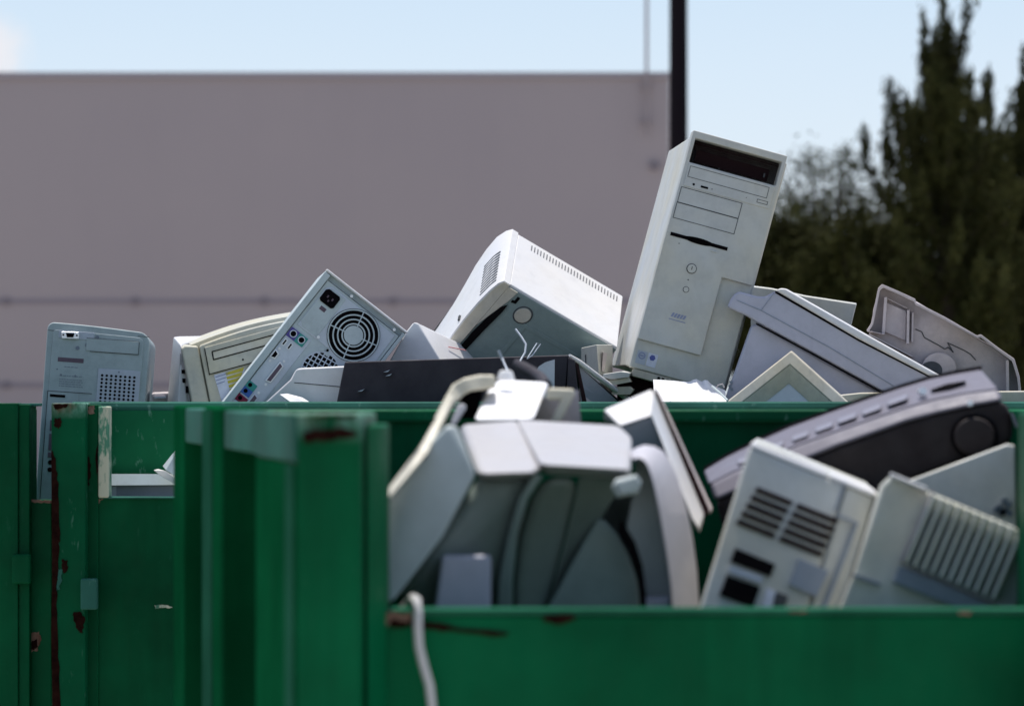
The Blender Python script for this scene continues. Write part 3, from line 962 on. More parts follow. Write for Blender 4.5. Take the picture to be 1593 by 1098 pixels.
# local x along the front, z measured from the top edge (negative is down)
top = [(x, .0095 * math.sin(math.pi * min(1, (x + .01) / .26)) + .001) for x in [i * .02 for i in range(0, 13)]]
P = [(0, -.22)] + [(a, c) for a, c in top] + [(.24, -.22)]
MB(T).prism([(a, .02, c) for a, c in P], [(a, .34, c) for a, c in P]).build('cover', 'beige', de, bevel=.002)
P = [(.018, -.22), (.016, -.006)] + [(a, c - .008) for a, c in top[1:]] + [(.24, -.22)]
MB(T).prism([(a, -.004, c) for a, c in P], [(a, .0205, c) for a, c in P]).build('bezel', 'beige', de, bevel=.003)
P = [(-.018, -.22), (-.019, .0), (-.012, .004), (.014, -.004), (.016, -.22)]
MB(T).prism([(a, .002, c) for a, c in P], [(a, .10, c) for a, c in P]).build('corner_pillar', 'beige', de, bevel=.005)
dv = MB(T).plate([.026, .0385, .20, .236], [-.064, -.0385, -.0215, -.010], {(1, 1)}, -.0075, -.0035).build('disc_drive', 'beige', de, bevel=.001)
MB(T).box(.0398, .1985, -.007, -.0038, -.0375, -.0225).build('drive_tray', 'cream', dv, bevel=.001)
b = MB(T)
for q in ((.038, .2, -.023, -.021), (.038, .16, -.0395, -.0375), (.0375, .0395, -.0375, -.023), (.0245, .0262, -.066, -.012), (.026, .12, -.0652, -.0635)):
    b.box(q[0], q[1], -.0082, -.0074, q[2], q[3])
b.disc(.096, -.0535, .002, -.0085, -.0074, 8)
b.build('drive_seam', 'dark', dv)
stk = MB(T).extr([(a, -.0052, c) for a, c in ((.034, -.068), (.096, -.068), (.090, -.128), (.040, -.128))], (0, .0008, 0)).build('warning_sticker', 'sticker', de)
b = MB(T)
for k in range(6):
    z = -.0695 - k * .0085
    b.extr([(a, -.0058, c) for a, c in ((.057 + .0005 * k, z), (.096 - k * .0048, z + .001), (.0915 - k * .0048, z - .0065), (.0575 + .0005 * k, z - .0058))], (0, .0005, 0))
b.build('yellow_stripes', 'yellow', stk)
b = MB(T)
for k in range(3):
    b.extr([(a, -.0058, c) for a, c in ((.036, -.072 - k * .007), (.062 - .004 * k, -.071 - k * .007), (.060 - .004 * k, -.0730 - k * .007), (.036, -.0740 - k * .007))], (0, .0005, 0))
b.build('blue_lettering', 'ink_pale', stk)

wc = thing('computer_case', 'white computer case with dark sockets half hidden left of the beige desktop', 'computer', tuple(W(275, 640, 6.75)), (0, 0, 0), GR)
T = pxT(wc)
MB(T).hull([(270, 523, 6.72), (282, 536, 6.66), (298, 525, 6.9), (322, 522, 6.95), (259, 640, 6.70), (276, 640, 6.64), (300, 640, 6.9), (325, 640, 6.95), (254, 700, 6.7), (300, 700, 6.64)]).build('cover', 'white', wc, bevel=.004)
pl = MB(T).prism([(280, 548, 6.655), (291, 575, 6.655), (297, 640, 6.655), (277, 640, 6.655)], [(280, 548, 6.675), (291, 575, 6.675), (297, 640, 6.675), (277, 640, 6.675)]).build('socket_plate', 'mauve', wc)
b = MB(T)
for x, y, w_, h_ in ((285, 578, 5, 6), (286, 592, 5, 7), (283, 606, 5, 11), (291, 606, 4.4, 11), (286, 624, 8, 4)):
    b.prism([(x - w_ / 2, y - h_ / 2, 6.651), (x + w_ / 2, y - h_ / 2, 6.651), (x + w_ / 2, y + h_ / 2, 6.651), (x - w_ / 2, y + h_ / 2, 6.651)],
            [(x - w_ / 2, y - h_ / 2, 6.656), (x + w_ / 2, y - h_ / 2, 6.656), (x + w_ / 2, y + h_ / 2, 6.656), (x - w_ / 2, y + h_ / 2, 6.656)])
b.build('sockets', 'dark', pl)

# small grey box between the left cases, on the plate
sb = thing('drive_unit', 'small lilac grey unit just left of the white case, low behind the rim', 'computer part', tuple(W(247, 640, 6.7)), (0, 0, 0), GR)
T = pxT(sb)
MB(T).hull([(236, 612, 6.7), (262, 611, 6.72), (262, 660, 6.72), (236, 660, 6.7), (238, 610, 6.85), (262, 609, 6.85), (262, 660, 6.85), (238, 660, 6.85)]).build('cover', 'mauve', sb, bevel=.002)
MB(T).hull([(240, 617, 6.698), (258, 616, 6.698), (258, 619, 6.698), (240, 620, 6.698), (240, 617, 6.706), (258, 616, 6.716), (258, 619, 6.716), (240, 620, 6.706)]).build('label_strip', 'sticker', sb)

# ---- white flat unit and charcoal box
wu = thing('printer_cover', 'white moulded cover with rounded top between the fan case and charcoal box', 'cover', tuple(W(470, 660, 6.2)), (0, 0, 0), GR)
T = pxT(wu)
P = [(459, 577), (462, 573.5), (470, 572.5), (545, 569), (548, 690), (385, 690), (405, 633), (452, 590)]
MB(T).prism([(x, y, 6.232) for x, y in P], [(x + 2, y - .4, 6.266) for x, y in P]).build('shell', 'white', wu, bevel=.004)
MB(T).hull([(458, 594.5, 6.231), (531, 601, 6.231), (531, 602.2, 6.231), (457, 595.6, 6.231), (458, 594.5, 6.234), (531, 601, 6.234), (531, 602.2, 6.234), (457, 595.6, 6.234)]).build('seam', 'seam', wu)

sh = MB(None)
ws = thing('plastic_shard', 'small bright white plastic shard lying on the rim under the white cover', 'shard', tuple(W(465, 637, 6.12)), (0, 0, 0), GR)
T = pxT(ws)
MB(T).hull([(433, 613, 6.14), (446, 612, 6.14), (470, 620, 6.12), (491, 634, 6.1), (492, 640, 6.1), (470, 640, 6.1), (445, 622, 6.13), (470, 618, 6.2), (490, 630, 6.2)]).build('shard', 'paper', ws, bevel=.003)

cb = thing('equipment_case', 'flat charcoal black equipment case with pale open end, low in the middle of the pile', 'case', tuple(W(705, 690, 6.25)), (0, 0, 0), GR)
T = pxT(cb)
P = [(536, 563), (885, 552), (903, 640), (903, 720), (505, 720), (523, 632)]
MB(T).prism([(536, 563, 6.185), (885, 552, 6.14), (870, 720, 6.13), (505, 720, 6.185)], [(540, 564, 6.225), (888, 554, 6.18), (872, 720, 6.18), (508, 720, 6.225)]).build('front_panel', 'charcoal', cb, bevel=.003)
MB(T).prism([(540, 566, 6.262), (885, 556, 6.182), (985, 640, 6.42), (640, 640, 6.5)], [(540, 568, 6.262), (885, 558, 6.182), (985, 642, 6.42), (640, 642, 6.5)]).build('top_panel', 'charcoal', cb)
# open right end: pale folded edge, dark struts, lavender inner sheet
MB(T).tube([(886, 553, 6.15), (900, 563, 6.18), (978, 622, 6.40)], [.003, .0055, .0055], 10).build('folded_edge', 'white', cb, smooth=50)
MB(T).prism([(899, 568, 6.19), (972, 634, 6.40), (905, 660, 6.30), (903, 600, 6.22)], [(899, 570, 6.20), (972, 636, 6.41), (905, 662, 6.31), (903, 602, 6.23)]).build('inner_sheet', 'lilac', cb)
MB(T).hull([(884, 556, 6.135), (894, 560, 6.14), (903, 640, 6.14), (880, 640, 6.13), (884, 556, 6.17), (894, 560, 6.17), (903, 640, 6.17)]).build('end_post', 'charcoal', cb, bevel=.002)
MB(T).hull([(895, 563, 6.15), (900, 566, 6.16), (916, 640, 6.16), (908, 640, 6.15), (895, 563, 6.17), (916, 640, 6.18)]).build('strut', 'brown', cb)
MB(T).hull([(905, 612, 6.18), (940, 640, 6.24), (905, 640, 6.18), (906, 614, 6.2)]).build('torn_flap', 'mauve', cb)
b = MB(T)
for x, y in ((604, 583), (561, 607), (601, 577)):
    b.prism([(x - 5, y + 2, 6.168), (x + 6, y - 2, 6.168), (x + 2, y + 1.5, 6.168)], [(x - 5, y + 2, 6.20), (x + 6, y - 2, 6.20), (x + 2, y + 1.5, 6.20)])
b.build('scuff', 'left_pale', cb)
gf = thing('plastic_flap', 'pale grey curved flap in front of the charcoal case right end', 'flap', tuple(W(850, 640, 6.08)), (0, 0, 0), GR)
T = pxT(gf)
P = [(833, 579), (838, 570), (848, 563.5), (863, 559), (862, 640), (826, 640)]
MB(T).prism([(x, y, 6.10) for x, y in P], [(x, y, 6.104) for x, y in P]).build('flap', 'left_pale', gf)

# ---- wedge corner of a white case
we = thing('computer_case', 'corner of a white case poking up between the fan case and charcoal box', 'computer', tuple(W(690, 660, 6.5)), (0, 0, 0), GR)
T = pxT(we)
MB(T).hull([(644, 500.5, 6.42), (651, 503, 6.42), (632, 516, 6.42), (606, 562, 6.415), (684, 557, 6.40), (700, 590, 6.395), (760, 556, 6.66), (800, 580, 6.76), (600, 640, 6.41), (700, 660, 6.385), (800, 660, 6.76), (606, 562, 6.6)]).build('cover', 'white', we, bevel=.003)
MB(T).tube([(725, 545, 6.53), (698, 539.5, 6.475)], .0012, 6).build('red_mark', 'red_ink', we)

# ---- white mini tower lying tilted
mt = thing('computer_case', 'white computer case lying tilted, sunlit vented top and curved front, mid pile', 'computer', tuple(W(830, 640, 6.55)), (0, 0, 0), GR)
T = frameT(mt, (785, 437, 6.50), (953, 536, 6.53), (798, 359, 6.66), (702, 534, 6.57), .25, .19, -.16)
LX = .262
MB(T).box(.012, LX, .0, .19, -.30, 0).build('cover', 'white', mt, bevel=.003)
# side panel facing us
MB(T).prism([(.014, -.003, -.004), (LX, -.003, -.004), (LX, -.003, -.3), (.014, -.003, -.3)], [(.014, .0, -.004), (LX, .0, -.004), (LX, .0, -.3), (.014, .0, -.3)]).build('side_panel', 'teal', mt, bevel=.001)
prof = [(.012, .001), (-.002, .0015), (-.008, -.008), (-.012, -.028), (-.0145, -.06), (-.0145, -.10), (-.012, -.14), (-.006, -.19), (.002, -.25), (.008, -.30), (.012, -.30)]
profb = [(.012, .001), (-.002, .0015), (-.010, -.008), (-.0165, -.028), (-.0165, -.06), (-.012, -.10), (-.004, -.14), (.005, -.19), (.0115, -.25), (.0115, -.30), (.012, -.30)]
MB(T).prism([(x, -.004, z) for x, z in prof], [(x, .192, z) for x, z in profb]).build('bezel', 'white', mt, bevel=.0035, seg=3)
MB(T).prism([(x * .9 + .0015, -.0065, z * .995 - .001) for x, z in prof], [(x * .9 + .0015, -.0042, z * .995 - .001) for x, z in prof]).build('bezel_edge', 'bezel', mt, bevel=.001)
MB(T).prism([(.0125, -.0062, -.004), (.034, -.0062, -.004), (.030, -.0062, -.03), (.0125, -.0062, -.10)], [(.0125, -.0042, -.004), (.034, -.0042, -.004), (.030, -.0042, -.03), (.0125, -.0042, -.10)]).build('bezel_edge', 'bezel', mt)
P = [(.030, -.034), (.022, -.045), (.015, -.075), (.011, -.115), (.012, -.16), (.017, -.20), (.024, -.165), (.027, -.10), (.031, -.05)]
MB(T).prism([(x + .004, -.0085, z) for x, z in P], [(x + .004, -.0066, z) for x, z in P]).build('side_gap', 'dark', mt)
b = MB(T)
b.extr([(.036, -.0042, -.022), (.040, -.0042, -.022), (.040, -.0042, -.012), (.046, -.0042, -.012), (.046, -.0042, -.026), (.036, -.0042, -.028)], (0, .001, 0))
b.build('latch_slot', 'dark', mt)
cap = MB(T).disc(.072, -.038, .0155, -.0065, -.003, 28).build('round_cap', 'bezel', mt, bevel=.0012)
MB(T).ring(.072, -.038, .0185, .0018, -.0042, -.003, 32).build('cap_ring', 'seam', cap)
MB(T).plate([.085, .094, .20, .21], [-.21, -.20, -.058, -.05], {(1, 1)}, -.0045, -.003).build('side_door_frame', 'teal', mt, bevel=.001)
b = MB(T)
for k in range(29):      # slots along the far edge of the top
    x = .045 + k * .0072
    b.box(x, x + .0022, .158, .176, .0002, .0008)
b.build('top_vents', 'louvre', mt)
def prof_x(z, y):
    for (xa, za), (xb, zb_), (xc, _), (xd, _) in zip(prof[1:], prof[2:], profb[1:], profb[2:]):
        if zb_ <= z <= za and za != zb_:
            f, g_ = (za - z) / (za - zb_), (y + .004) / .196
            return (xa + (xb - xa) * f) * (1 - g_) + (xc + (xd - xc) * f) * g_
    return -.01


b = MB(T)
for k in range(11):      # louvres across the upper front, each running down the curve
    y = .014 + k * .0105
    zz = [-.014 - q * .0085 for q in range(6)]
    for z0_, z1_ in zip(zz, zz[1:]):
        xa, xb = prof_x(z0_, y), prof_x(z1_, y)
        b.prism([(xa - .0014, y, z0_), (xb - .0014, y, z1_), (xb - .0014, y + .0028, z1_), (xa - .0014, y + .0028, z0_)],
                [(xa + .004, y, z0_), (xb + .004, y, z1_), (xb + .004, y + .0028, z1_), (xa + .004, y + .0028, z0_)])
b.build('front_louvres', 'louvre', mt)
MB(T).box(-.0165, -.008, .014, .03, -.122, -.118).build('front_slot', 'seam', mt)

# ---- little grey drive beside the tower
gd = thing('drive_unit', 'small grey drive box wedged at the left foot of the tall tower', 'computer part', tuple(W(928, 600, 6.42)), (0, 0, 0), GR)
T = pxT(gd)
MB(T).hull([(904, 541, 6.5), (928, 536, 6.42), (953, 536, 6.5), (932, 541, 6.6), (904, 640, 6.5), (936, 640, 6.42), (953, 640, 6.5), (932, 640, 6.6)]).build('cover', 'tower', gd, bevel=.0015)
b = MB(T)
for x in (910, 915, 920):
    y0 = 541 - (x - 904) * .2
    b.hull([(x, y0 + 12, 6.475), (x + 1.6, y0 + 11.6, 6.472), (x + 2.4, y0 + 34, 6.472), (x + .8, y0 + 34.4, 6.475), (x, y0 + 12, 6.5), (x + 2.4, y0 + 34, 6.5)])
b.build('slots', 'seam', gd)
MB(T).hull([(938, 548, 6.432), (945, 549, 6.449), (940, 577, 6.44), (936, 578, 6.43), (938, 548, 6.45), (945, 549, 6.46), (940, 577, 6.46)]).build('dark_opening', 'mauve', gd)

# ---- debris under the tower
for i, (pts, mat, lab) in enumerate((
        ([(938, 582), (966, 578), (981, 580), (978, 587), (950, 590), (937, 587)], 'tower', 'thin grey plate directly under the left foot of the tall tower'),
        ([(944, 592), (978, 587), (982, 594), (955, 599)], 'cream', 'second thin cream plate lower in the stack under the tall tower'),
        ([(956, 602), (980, 601), (986, 606), (980, 614), (950, 614)], 'bezel', 'beige slat at the bottom of the stack under the tall tower'))):
    o = thing('metal_plate', lab, 'plate', tuple(W(960, pts[0][1] + 8, 6.35)), (0, 0, 0), GR)
    MB(pxT(o)).prism([(x, y, 6.32 + .01 * i) for x, y in pts], [(x + 4, y - 1, 6.46) for x, y in pts]).build('plate', mat, o, bevel=.001)
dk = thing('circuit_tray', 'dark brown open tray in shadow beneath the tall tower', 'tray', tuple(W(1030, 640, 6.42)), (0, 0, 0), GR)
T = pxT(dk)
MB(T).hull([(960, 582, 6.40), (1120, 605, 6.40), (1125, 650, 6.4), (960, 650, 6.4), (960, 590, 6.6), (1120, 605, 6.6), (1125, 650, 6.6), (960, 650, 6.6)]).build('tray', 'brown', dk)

# ---- white crumpled sheet
cs = thing('plastic_sheet', 'bright white crumpled sheet at the foot of the tall tower', 'sheet', tuple(W(1070, 640, 6.2)), (0, 0, 0), GR)
T = pxT(cs)
rnd = random.Random(11)
mb = MB(T)
nx, ny = 26, 14
G = {}
for i in range(nx):
    for k in range(ny):
        u, w_ = i / (nx - 1), k / (ny - 1)
        ytop = 590 + 9 * u + (14 * max(0, u - .75) * 4 * .5)
        px = 1016 + 112 * u + 4 * w_
        py = ytop + (652 - ytop) * w_
        d = 6.28 - .17 * w_
        n = mnoise.noise(Vector((u * 6, w_ * 4, 3.3)))
        n2 = mnoise.noise(Vector((u * 15, w_ * 9, 8.1)))
        G[i, k] = mb.v((px + 2 * n2, py + (2.2 * n * (1 - .5 * w_) + 1.2 * n2 + (-9 * math.exp(-((u - .6) / .06) ** 2) - 8 * math.exp(-((u - .74) / .05) ** 2)) * (1 - w_)) * (1 if k else .7), d + .016 * n + .006 * n2))
for i in range(nx - 1):
    for k in range(ny - 1):
        mb.face([G[i, k], G[i + 1, k], G[i + 1, k + 1], G[i, k + 1]])
o = mb.build('sheet', 'paper', cs, smooth=38)
rod = thing('metal_rod', 'short grey rod beside the crumpled white sheet', 'rod', tuple(W(1120, 618, 6.15)), (0, 0, 0), GR)
MB(pxT(rod)).tube([(1108, 601, 6.2), (1120, 611, 6.16), (1132, 623, 6.12)], .0022, 8).build('rod', 'metal', rod, smooth=40)
MB(pxT(rod)).tube([(1113, 606, 6.2), (1117, 599, 6.2), (1124, 597, 6.2), (1127, 603, 6.2)], .0011, 6).build('wire', 'mauve', rod, smooth=40)

# ---- large lilac printer with lid
cr = thing('desktop_printer', 'large lilac grey printer tipped beside the tall tower, dark seam along its lid', 'printer', tuple(W(1290, 660, 6.45)), (0, 0, 0), GR)
T = pxT(cr)
dC, dE = 6.30, 6.62


def slab(pts, d0, d1, dx=0, dy=0):
    return MB(T).prism([(x, y, d0) for x, y in pts], [(x + dx, y + dy, d1) for x, y in pts])


slab([(1168, 506), (1180, 503), (1376, 614), (1420, 640), (1420, 720), (1100, 720), (1128, 620), (1132, 608)], dC + .012, dE).build('body', 'lilac', cr, bevel=.006)
slab([(1131, 478), (1136, 466), (1142, 458), (1149, 453), (1178, 461), (1190, 461), (1204, 454), (1214, 452), (1340, 528), (1460, 588), (1462, 640), (1420, 640), (1378, 612), (1250, 541), (1178, 502), (1163, 492)], dC, dE, 2, 2).build('tray_cover', 'lilac', cr, bevel=.005)
slab([(1207, 452), (1214, 448), (1222, 449), (1340, 516), (1466, 586), (1470, 593), (1458, 591), (1335, 527)], dC - .008, dE + .02, 3, 1).build('lid', 'white', cr, bevel=.0065, seg=3)
for pts, w_, nm in (([(1206, 454), (1336, 529), (1463, 594)], 1.9, 'lid_seam'), ([(1176, 503.5), (1270, 554), (1378, 614)], 1.3, 'body_seam'),
                    ([(1146, 467), (1184, 483), (1290, 540), (1390, 600)], .6, 'trim_line'), ([(1184, 483), (1204, 456)], .5, 'trim_line')):
    b = MB(T)
    for (a, c), (e, f) in zip(pts, pts[1:]):
        b.prism([(a, c - w_, dC - .0012), (e, f - w_, dC - .0012), (e, f + w_, dC - .0012), (a, c + w_, dC - .0012)],
                [(a, c - w_, dC + .004), (e, f - w_, dC + .004), (e, f + w_, dC + .004), (a, c + w_, dC + .004)])
    b.build(nm, 'dark' if w_ > 1 else 'steelblue', cr)
b = MB(T)
for k, (x, y) in enumerate(((1137, 595), (1135, 601), (1138, 606))):
    b.disc(0, 0, .0, 0, 0, 3) if False else b.prism([(x - 2, y - 2, dC + .0105), (x + 2, y - 3, dC + .0105), (x + 3, y + 2, dC + .0105), (x - 1, y + 2, dC + .0105)],
                                                    [(x - 2, y - 2, dC + .014), (x + 2, y - 3, dC + .014), (x + 3, y + 2, dC + .014), (x - 1, y + 2, dC + .014)])
b.build('faint_badge', 'steelblue', cr)

fp = thing('sheet_metal_panel', 'flat grey green panel sticking up behind the lilac printer', 'panel', tuple(W(1250, 640, 6.9)), (0, 0, 0), GR)
T = pxT(fp)
P = [(1168, 445.5), (1200, 449.5), (1253, 461), (1332, 473), (1320, 520), (1320, 640), (1168, 640)]
MB(T).prism([(x, y, 6.85) for x, y in P], [(x + 1, y - 1.5, 6.87) for x, y in P]).build('panel', 'tower', fp, bevel=.002)

# ---- mauve moulded shell
ms = thing('printer_shell', 'empty mauve grey moulded shell with ribs inside, far right of the pile', 'shell', tuple(W(1470, 640, 6.6)), (0, 0, 0), GR)
T = pxT(ms)
dS = 6.62
back = [(1358, 482), (1367, 449), (1373, 446), (1424, 469), (1520, 526), (1550, 543), (1574, 561), (1583, 588), (1588, 640), (1588, 700), (1300, 700), (1300, 560), (1350, 525), (1357, 500)]
MB(T).prism([(x, y, dS) for x, y in back], [(x + 2, y, dS + .02) for x, y in back]).build('inner_panel', 'mauve', ms, bevel=.003)
rimp = [(1348, 514), (1355, 503), (1360, 478), (1366, 448), (1372, 442), (1398, 453), (1424, 465), (1425, 470), (1470, 493), (1520, 522), (1526, 520), (1552, 540), (1578, 558), (1586, 585), (1592, 640), (1594, 700)]
inn = [(1351, 517), (1358.5, 505), (1363.5, 480), (1369, 452), (1374, 447.5), (1398, 458), (1422, 469.5), (1424, 474), (1469, 497.5), (1519, 526), (1525.5, 525), (1550, 544), (1574, 561.5), (1582, 587), (1587, 640), (1589, 700)]
b = MB(T)
A = [b.v((x, y, dS - .045)) for x, y in rimp]
Bv = [b.v((x, y, dS - .045)) for x, y in inn]
C_ = [b.v((x, y, dS + .015)) for x, y in rimp]
D_ = [b.v((x, y, dS + .002)) for x, y in inn]
for i in range(len(A) - 1):
    for p, q in ((A, Bv), (Bv, D_), (C_, A), (D_, C_)):
        b.face([p[i], p[i + 1], q[i + 1], q[i]])
b.face([A[0], Bv[0], D_[0], C_[0]])
b.face([A[-1], Bv[-1], D_[-1], C_[-1]])
b.build('rim_wall', 'mauve', ms, bevel=.002)
for (x0, y0, x1, y1, dd, w_) in ((1378, 462, 1374, 520, .03, 2.5), (1413, 482, 1412, 535, .03, 2.2), (1420, 486, 1419, 532, .022, 1.6), (1380, 464, 1412, 480, .02, 1.5),
                                 (1376, 520, 1352, 515, .05, 2.5), (1352, 520, 1420, 555, .05, 2), (1567, 560, 1568, 640, .04, 2.4)):
    MB(T).prism([(x0 - w_, y0, dS - dd), (x0 + w_, y0, dS - dd), (x1 + w_, y1, dS - dd), (x1 - w_, y1, dS - dd)],
            [(x0 - w_, y0, dS + .001), (x0 + w_, y0, dS + .001), (x1 + w_, y1, dS + .001), (x1 - w_, y1, dS + .001)]).build('rib', 'mauve', ms, bevel=.001)
MB(T).prism([(1378, 470, dS - .012), (1410, 484, dS - .012), (1409, 530, dS - .012), (1376, 516, dS - .012)], [(1378, 470, dS), (1410, 484, dS), (1409, 530, dS), (1376, 516, dS)]).build('raised_pad', 'mauve', ms, bevel=.001)
b = MB(T)
pts = [(1424, 512), (1434, 516), (1438, 525), (1462, 538), (1470, 543), (1475, 540), (1483, 548), (1474, 533), (1500, 545), (1510, 551), (1518, 560)]
for (a, c), (e, f) in zip(pts, pts[1:]):
    b.tube([(a, c, dS - .002), (e, f, dS - .002)], .0010, 6)
b.build('crack_line', 'seam', ms)
c_ = [(1461 + 27 * math.cos(2 * math.pi * k / 28), 572 + 24 * math.sin(2 * math.pi * k / 28)) for k in range(28)]
hub = MB(T).prism([(x, y, dS - .03) for x, y in c_], [(x, y, dS) for x, y in c_]).build('round_boss', 'mauve', ms, bevel=.003)
c_ = [(1449 + 17 * math.cos(2 * math.pi * k / 28), 576 + 14 * math.sin(2 * math.pi * k / 28)) for k in range(28)]
MB(T).prism([(x, y, dS - .032) for x, y in c_], [(x, y, dS - .0301) for x, y in c_]).build('boss_hole', 'seam', hub)

# ---- beige monitor bezel with its screen
mo = thing('computer_monitor', 'beige monitor frame with grey screen, one corner pointing up in front of lilac printer', 'monitor', tuple(W(1220, 660, 6.15)), (0, 0, 0), GR)
T = frameT(mo, (1230.5, 546, 6.20), (1322, 628, 6.16), (1236, 540, 6.35), (1115, 637, 6.16), .16, .15, -.185)
MB(T).plate([0, .021, .28], [-.30, -.022, 0], {(1, 0)}, 0, .028).build('bezel', 'bezel', mo, bevel=.003)
MB(T).prism([(.004, .0281, -.004), (.28, .0281, -.004), (.28, .0281, -.30), (.004, .0281, -.30)], [(.03, .22, -.03), (.26, .22, -.03), (.26, .22, -.28), (.03, .22, -.28)]).build('back_shell', 'bezel', mo, bevel=.006)
b = MB(T)
b.prism([(.0212, .001, -.0222), (.28, .001, -.0222), (.28, .020, -.052), (.050, .020, -.052)], [(.0212, .024, -.0222), (.28, .024, -.0222), (.28, .026, -.052), (.050, .026, -.052)])
b.prism([(.0212, .001, -.0222), (.050, .020, -.052), (.050, .020, -.30), (.0212, .001, -.30)], [(.0212, .024, -.0222), (.050, .026, -.052), (.050, .026, -.30), (.0212, .024, -.30)])
b.build('inner_frame', 'bezel', mo)
M['screen'] = plastic('grey_screen_glass', (.55, .58, .60), .25, .1, 0)
MB(T).box(.046, .28, .022, .0275, -.30, -.050).build('screen', 'screen', mo)

# ---- beige rail behind the black fax
br = thing('beige_panel', 'long beige panel edge lying just above the rim behind the black fax', 'panel', tuple(W(1460, 640, 6.18)), (0, 0, 0), GR)
MB(pxT(br)).prism([(1296, 615, 6.18), (1340, 610.5, 6.18), (1660, 607, 6.18), (1660, 660, 6.18), (1296, 660, 6.18)], [(1296, 615, 6.24), (1340, 610.5, 6.24), (1660, 607, 6.24), (1660, 660, 6.24), (1296, 660, 6.24)]).build('panel', 'bezel', br, bevel=.004)

# ---- stray wires
sw = thing('loose_wire', 'bent grey wire sticking up in front of the white case side', 'wire', tuple(W(808, 566, 6.1)), (0, 0, 0), GR)
MB(pxT(sw)).tube([(802, 512, 6.16), (811, 524, 6.15), (818, 535, 6.14), (817, 548, 6.13), (810, 560, 6.12), (807, 568, 6.1)], .0021, 8).build('wire', 'left_pale', sw, smooth=50)
sw2 = thing('wire_loop', 'narrow loop of pale wire beside the bent grey wire', 'wire', tuple(W(825, 552, 6.1)), (0, 0, 0), GR)
MB(pxT(sw2)).tube([(821, 556, 6.1), (835, 534, 6.14), (841, 535, 6.14), (828, 553, 6.12), (820, 558, 6.1)], .0011, 6).build('wire', 'left_pale', sw2, smooth=50)
sw3 = thing('loose_wire', 'short pale straight wire just above the white blurred sheet', 'wire', tuple(W(790, 576, 5.0)), (0, 0, 0), GR)
MB(pxT(sw3)).tube([(775, 545, 5.0), (781, 558, 5.0), (790, 577, 4.95)], .0022, 8).build('wire', 'left_pale', sw3, smooth=50)

# ---- things in the low opening of the left bin
gs = thing('metal_channel', 'grey folded metal channel lying behind the low gate of the left bin', 'metal part', tuple(W(218, 775, 5.98)), (0, 0, 0), GR)
T = pxT(gs)
MB(T).hull([(150, 737, 5.955), (290, 737, 5.955), (290, 754, 5.945), (150, 755, 5.945), (150, 737.5, 6.02), (290, 737.5, 6.02), (290, 754, 6.02), (150, 755, 6.02)]).build('top_flange', 'metal', gs, bevel=.001)
MB(T).hull([(150, 755.5, 5.965), (290, 754.5, 5.965), (290, 800, 5.965), (150, 800, 5.965), (150, 755.5, 6.02), (290, 754.5, 6.02), (290, 800, 6.02), (150, 800, 6.02)]).build('web', 'steelblue', gs, bevel=.001)
MB(T).hull([(150, 756, 5.955), (181, 756, 5.955), (181, 800, 5.955), (150, 800, 5.955), (150, 756, 5.964), (181, 756, 5.964), (181, 800, 5.964), (150, 800, 5.964)]).build('end_plate', 'left_pale', gs)
gb = thing('metal_bracket', 'small pale triangular bracket resting on the grey channel', 'bracket', tuple(W(262, 755, 5.93)), (0, 0, 0), GR)
T = pxT(gb)
MB(T).hull([(284, 686, 5.94), (253, 725, 5.93), (258, 731, 5.92), (284, 748, 5.92), (284, 686, 5.95), (253, 725, 5.945), (284, 748, 5.94)]).build('web', 'metal', gb, bevel=.001)
MB(T).hull([(238, 731, 5.915), (246, 729, 5.92), (258, 732, 5.915), (284, 752, 5.91), (284, 760, 5.91), (250, 740, 5.91), (246, 730, 5.93), (284, 750, 5.93)]).build('lip', 'tower', gb, bevel=.001)

# ------------------------------------------------------------------ blurred things in the near bin
GN = 'discarded electronics in the near bin'
W_far = W


def W(px, py, d):
    return W_far(px, py, 5.8 - (5.8 - d) * 1.25)


pr = thing('office_printer', 'large grey office printer with pale angled lid, biggest thing in the near bin', 'printer', tuple(W(790, 1000, 4.2)), (0, 0, 0), GN)
T = pxT(pr)
MB(T).hull([(712, 661, 4.26), (810, 653, 4.288), (846, 724, 4.03), (834, 735, 4.01), (742, 738, 3.99), (718, 672, 4.30), (800, 668, 4.32), (826, 748, 4.06), (746, 750, 4.06)]).build('lid_left', 'printer_top', pr, bevel=.010, seg=3)
MB(T).hull([(803, 652, 4.28), (965, 662, 4.28), (986, 680, 4.22), (982, 730, 4.02), (840, 722, 4.01), (805, 668, 4.32), (965, 676, 4.32), (980, 744, 4.06), (844, 738, 4.06)]).build('lid_right', 'printer_top', pr, bevel=.012, seg=3)
MB(T).hull([(600, 782, 3.99), (654, 702, 3.985), (696, 660, 3.985), (711, 662, 3.99), (741, 738, 3.98), (690, 835, 3.975), (612, 936, 3.965), (600, 940, 3.965), (640, 800, 4.1), (700, 690, 4.28)]).build('left_panel', 'printer_side', pr, bevel=.006)
b = MB(T)
b.prism([(594, 772, 3.95), (652, 696, 3.96), (700, 612, 4.10), (708, 618, 4.10), (662, 706, 3.96), (603, 783, 3.95)], [(596, 774, 3.985), (654, 698, 3.983), (702, 613, 4.14), (709, 622, 4.14), (664, 708, 3.983), (604, 786, 3.985)])
b.build('panel_edge', 'cream', pr, bevel=.003)
MB(T).tube([(650, 703, 3.965), (662, 709, 3.965)], .004, 8).build('edge_clip', 'seam', pr)
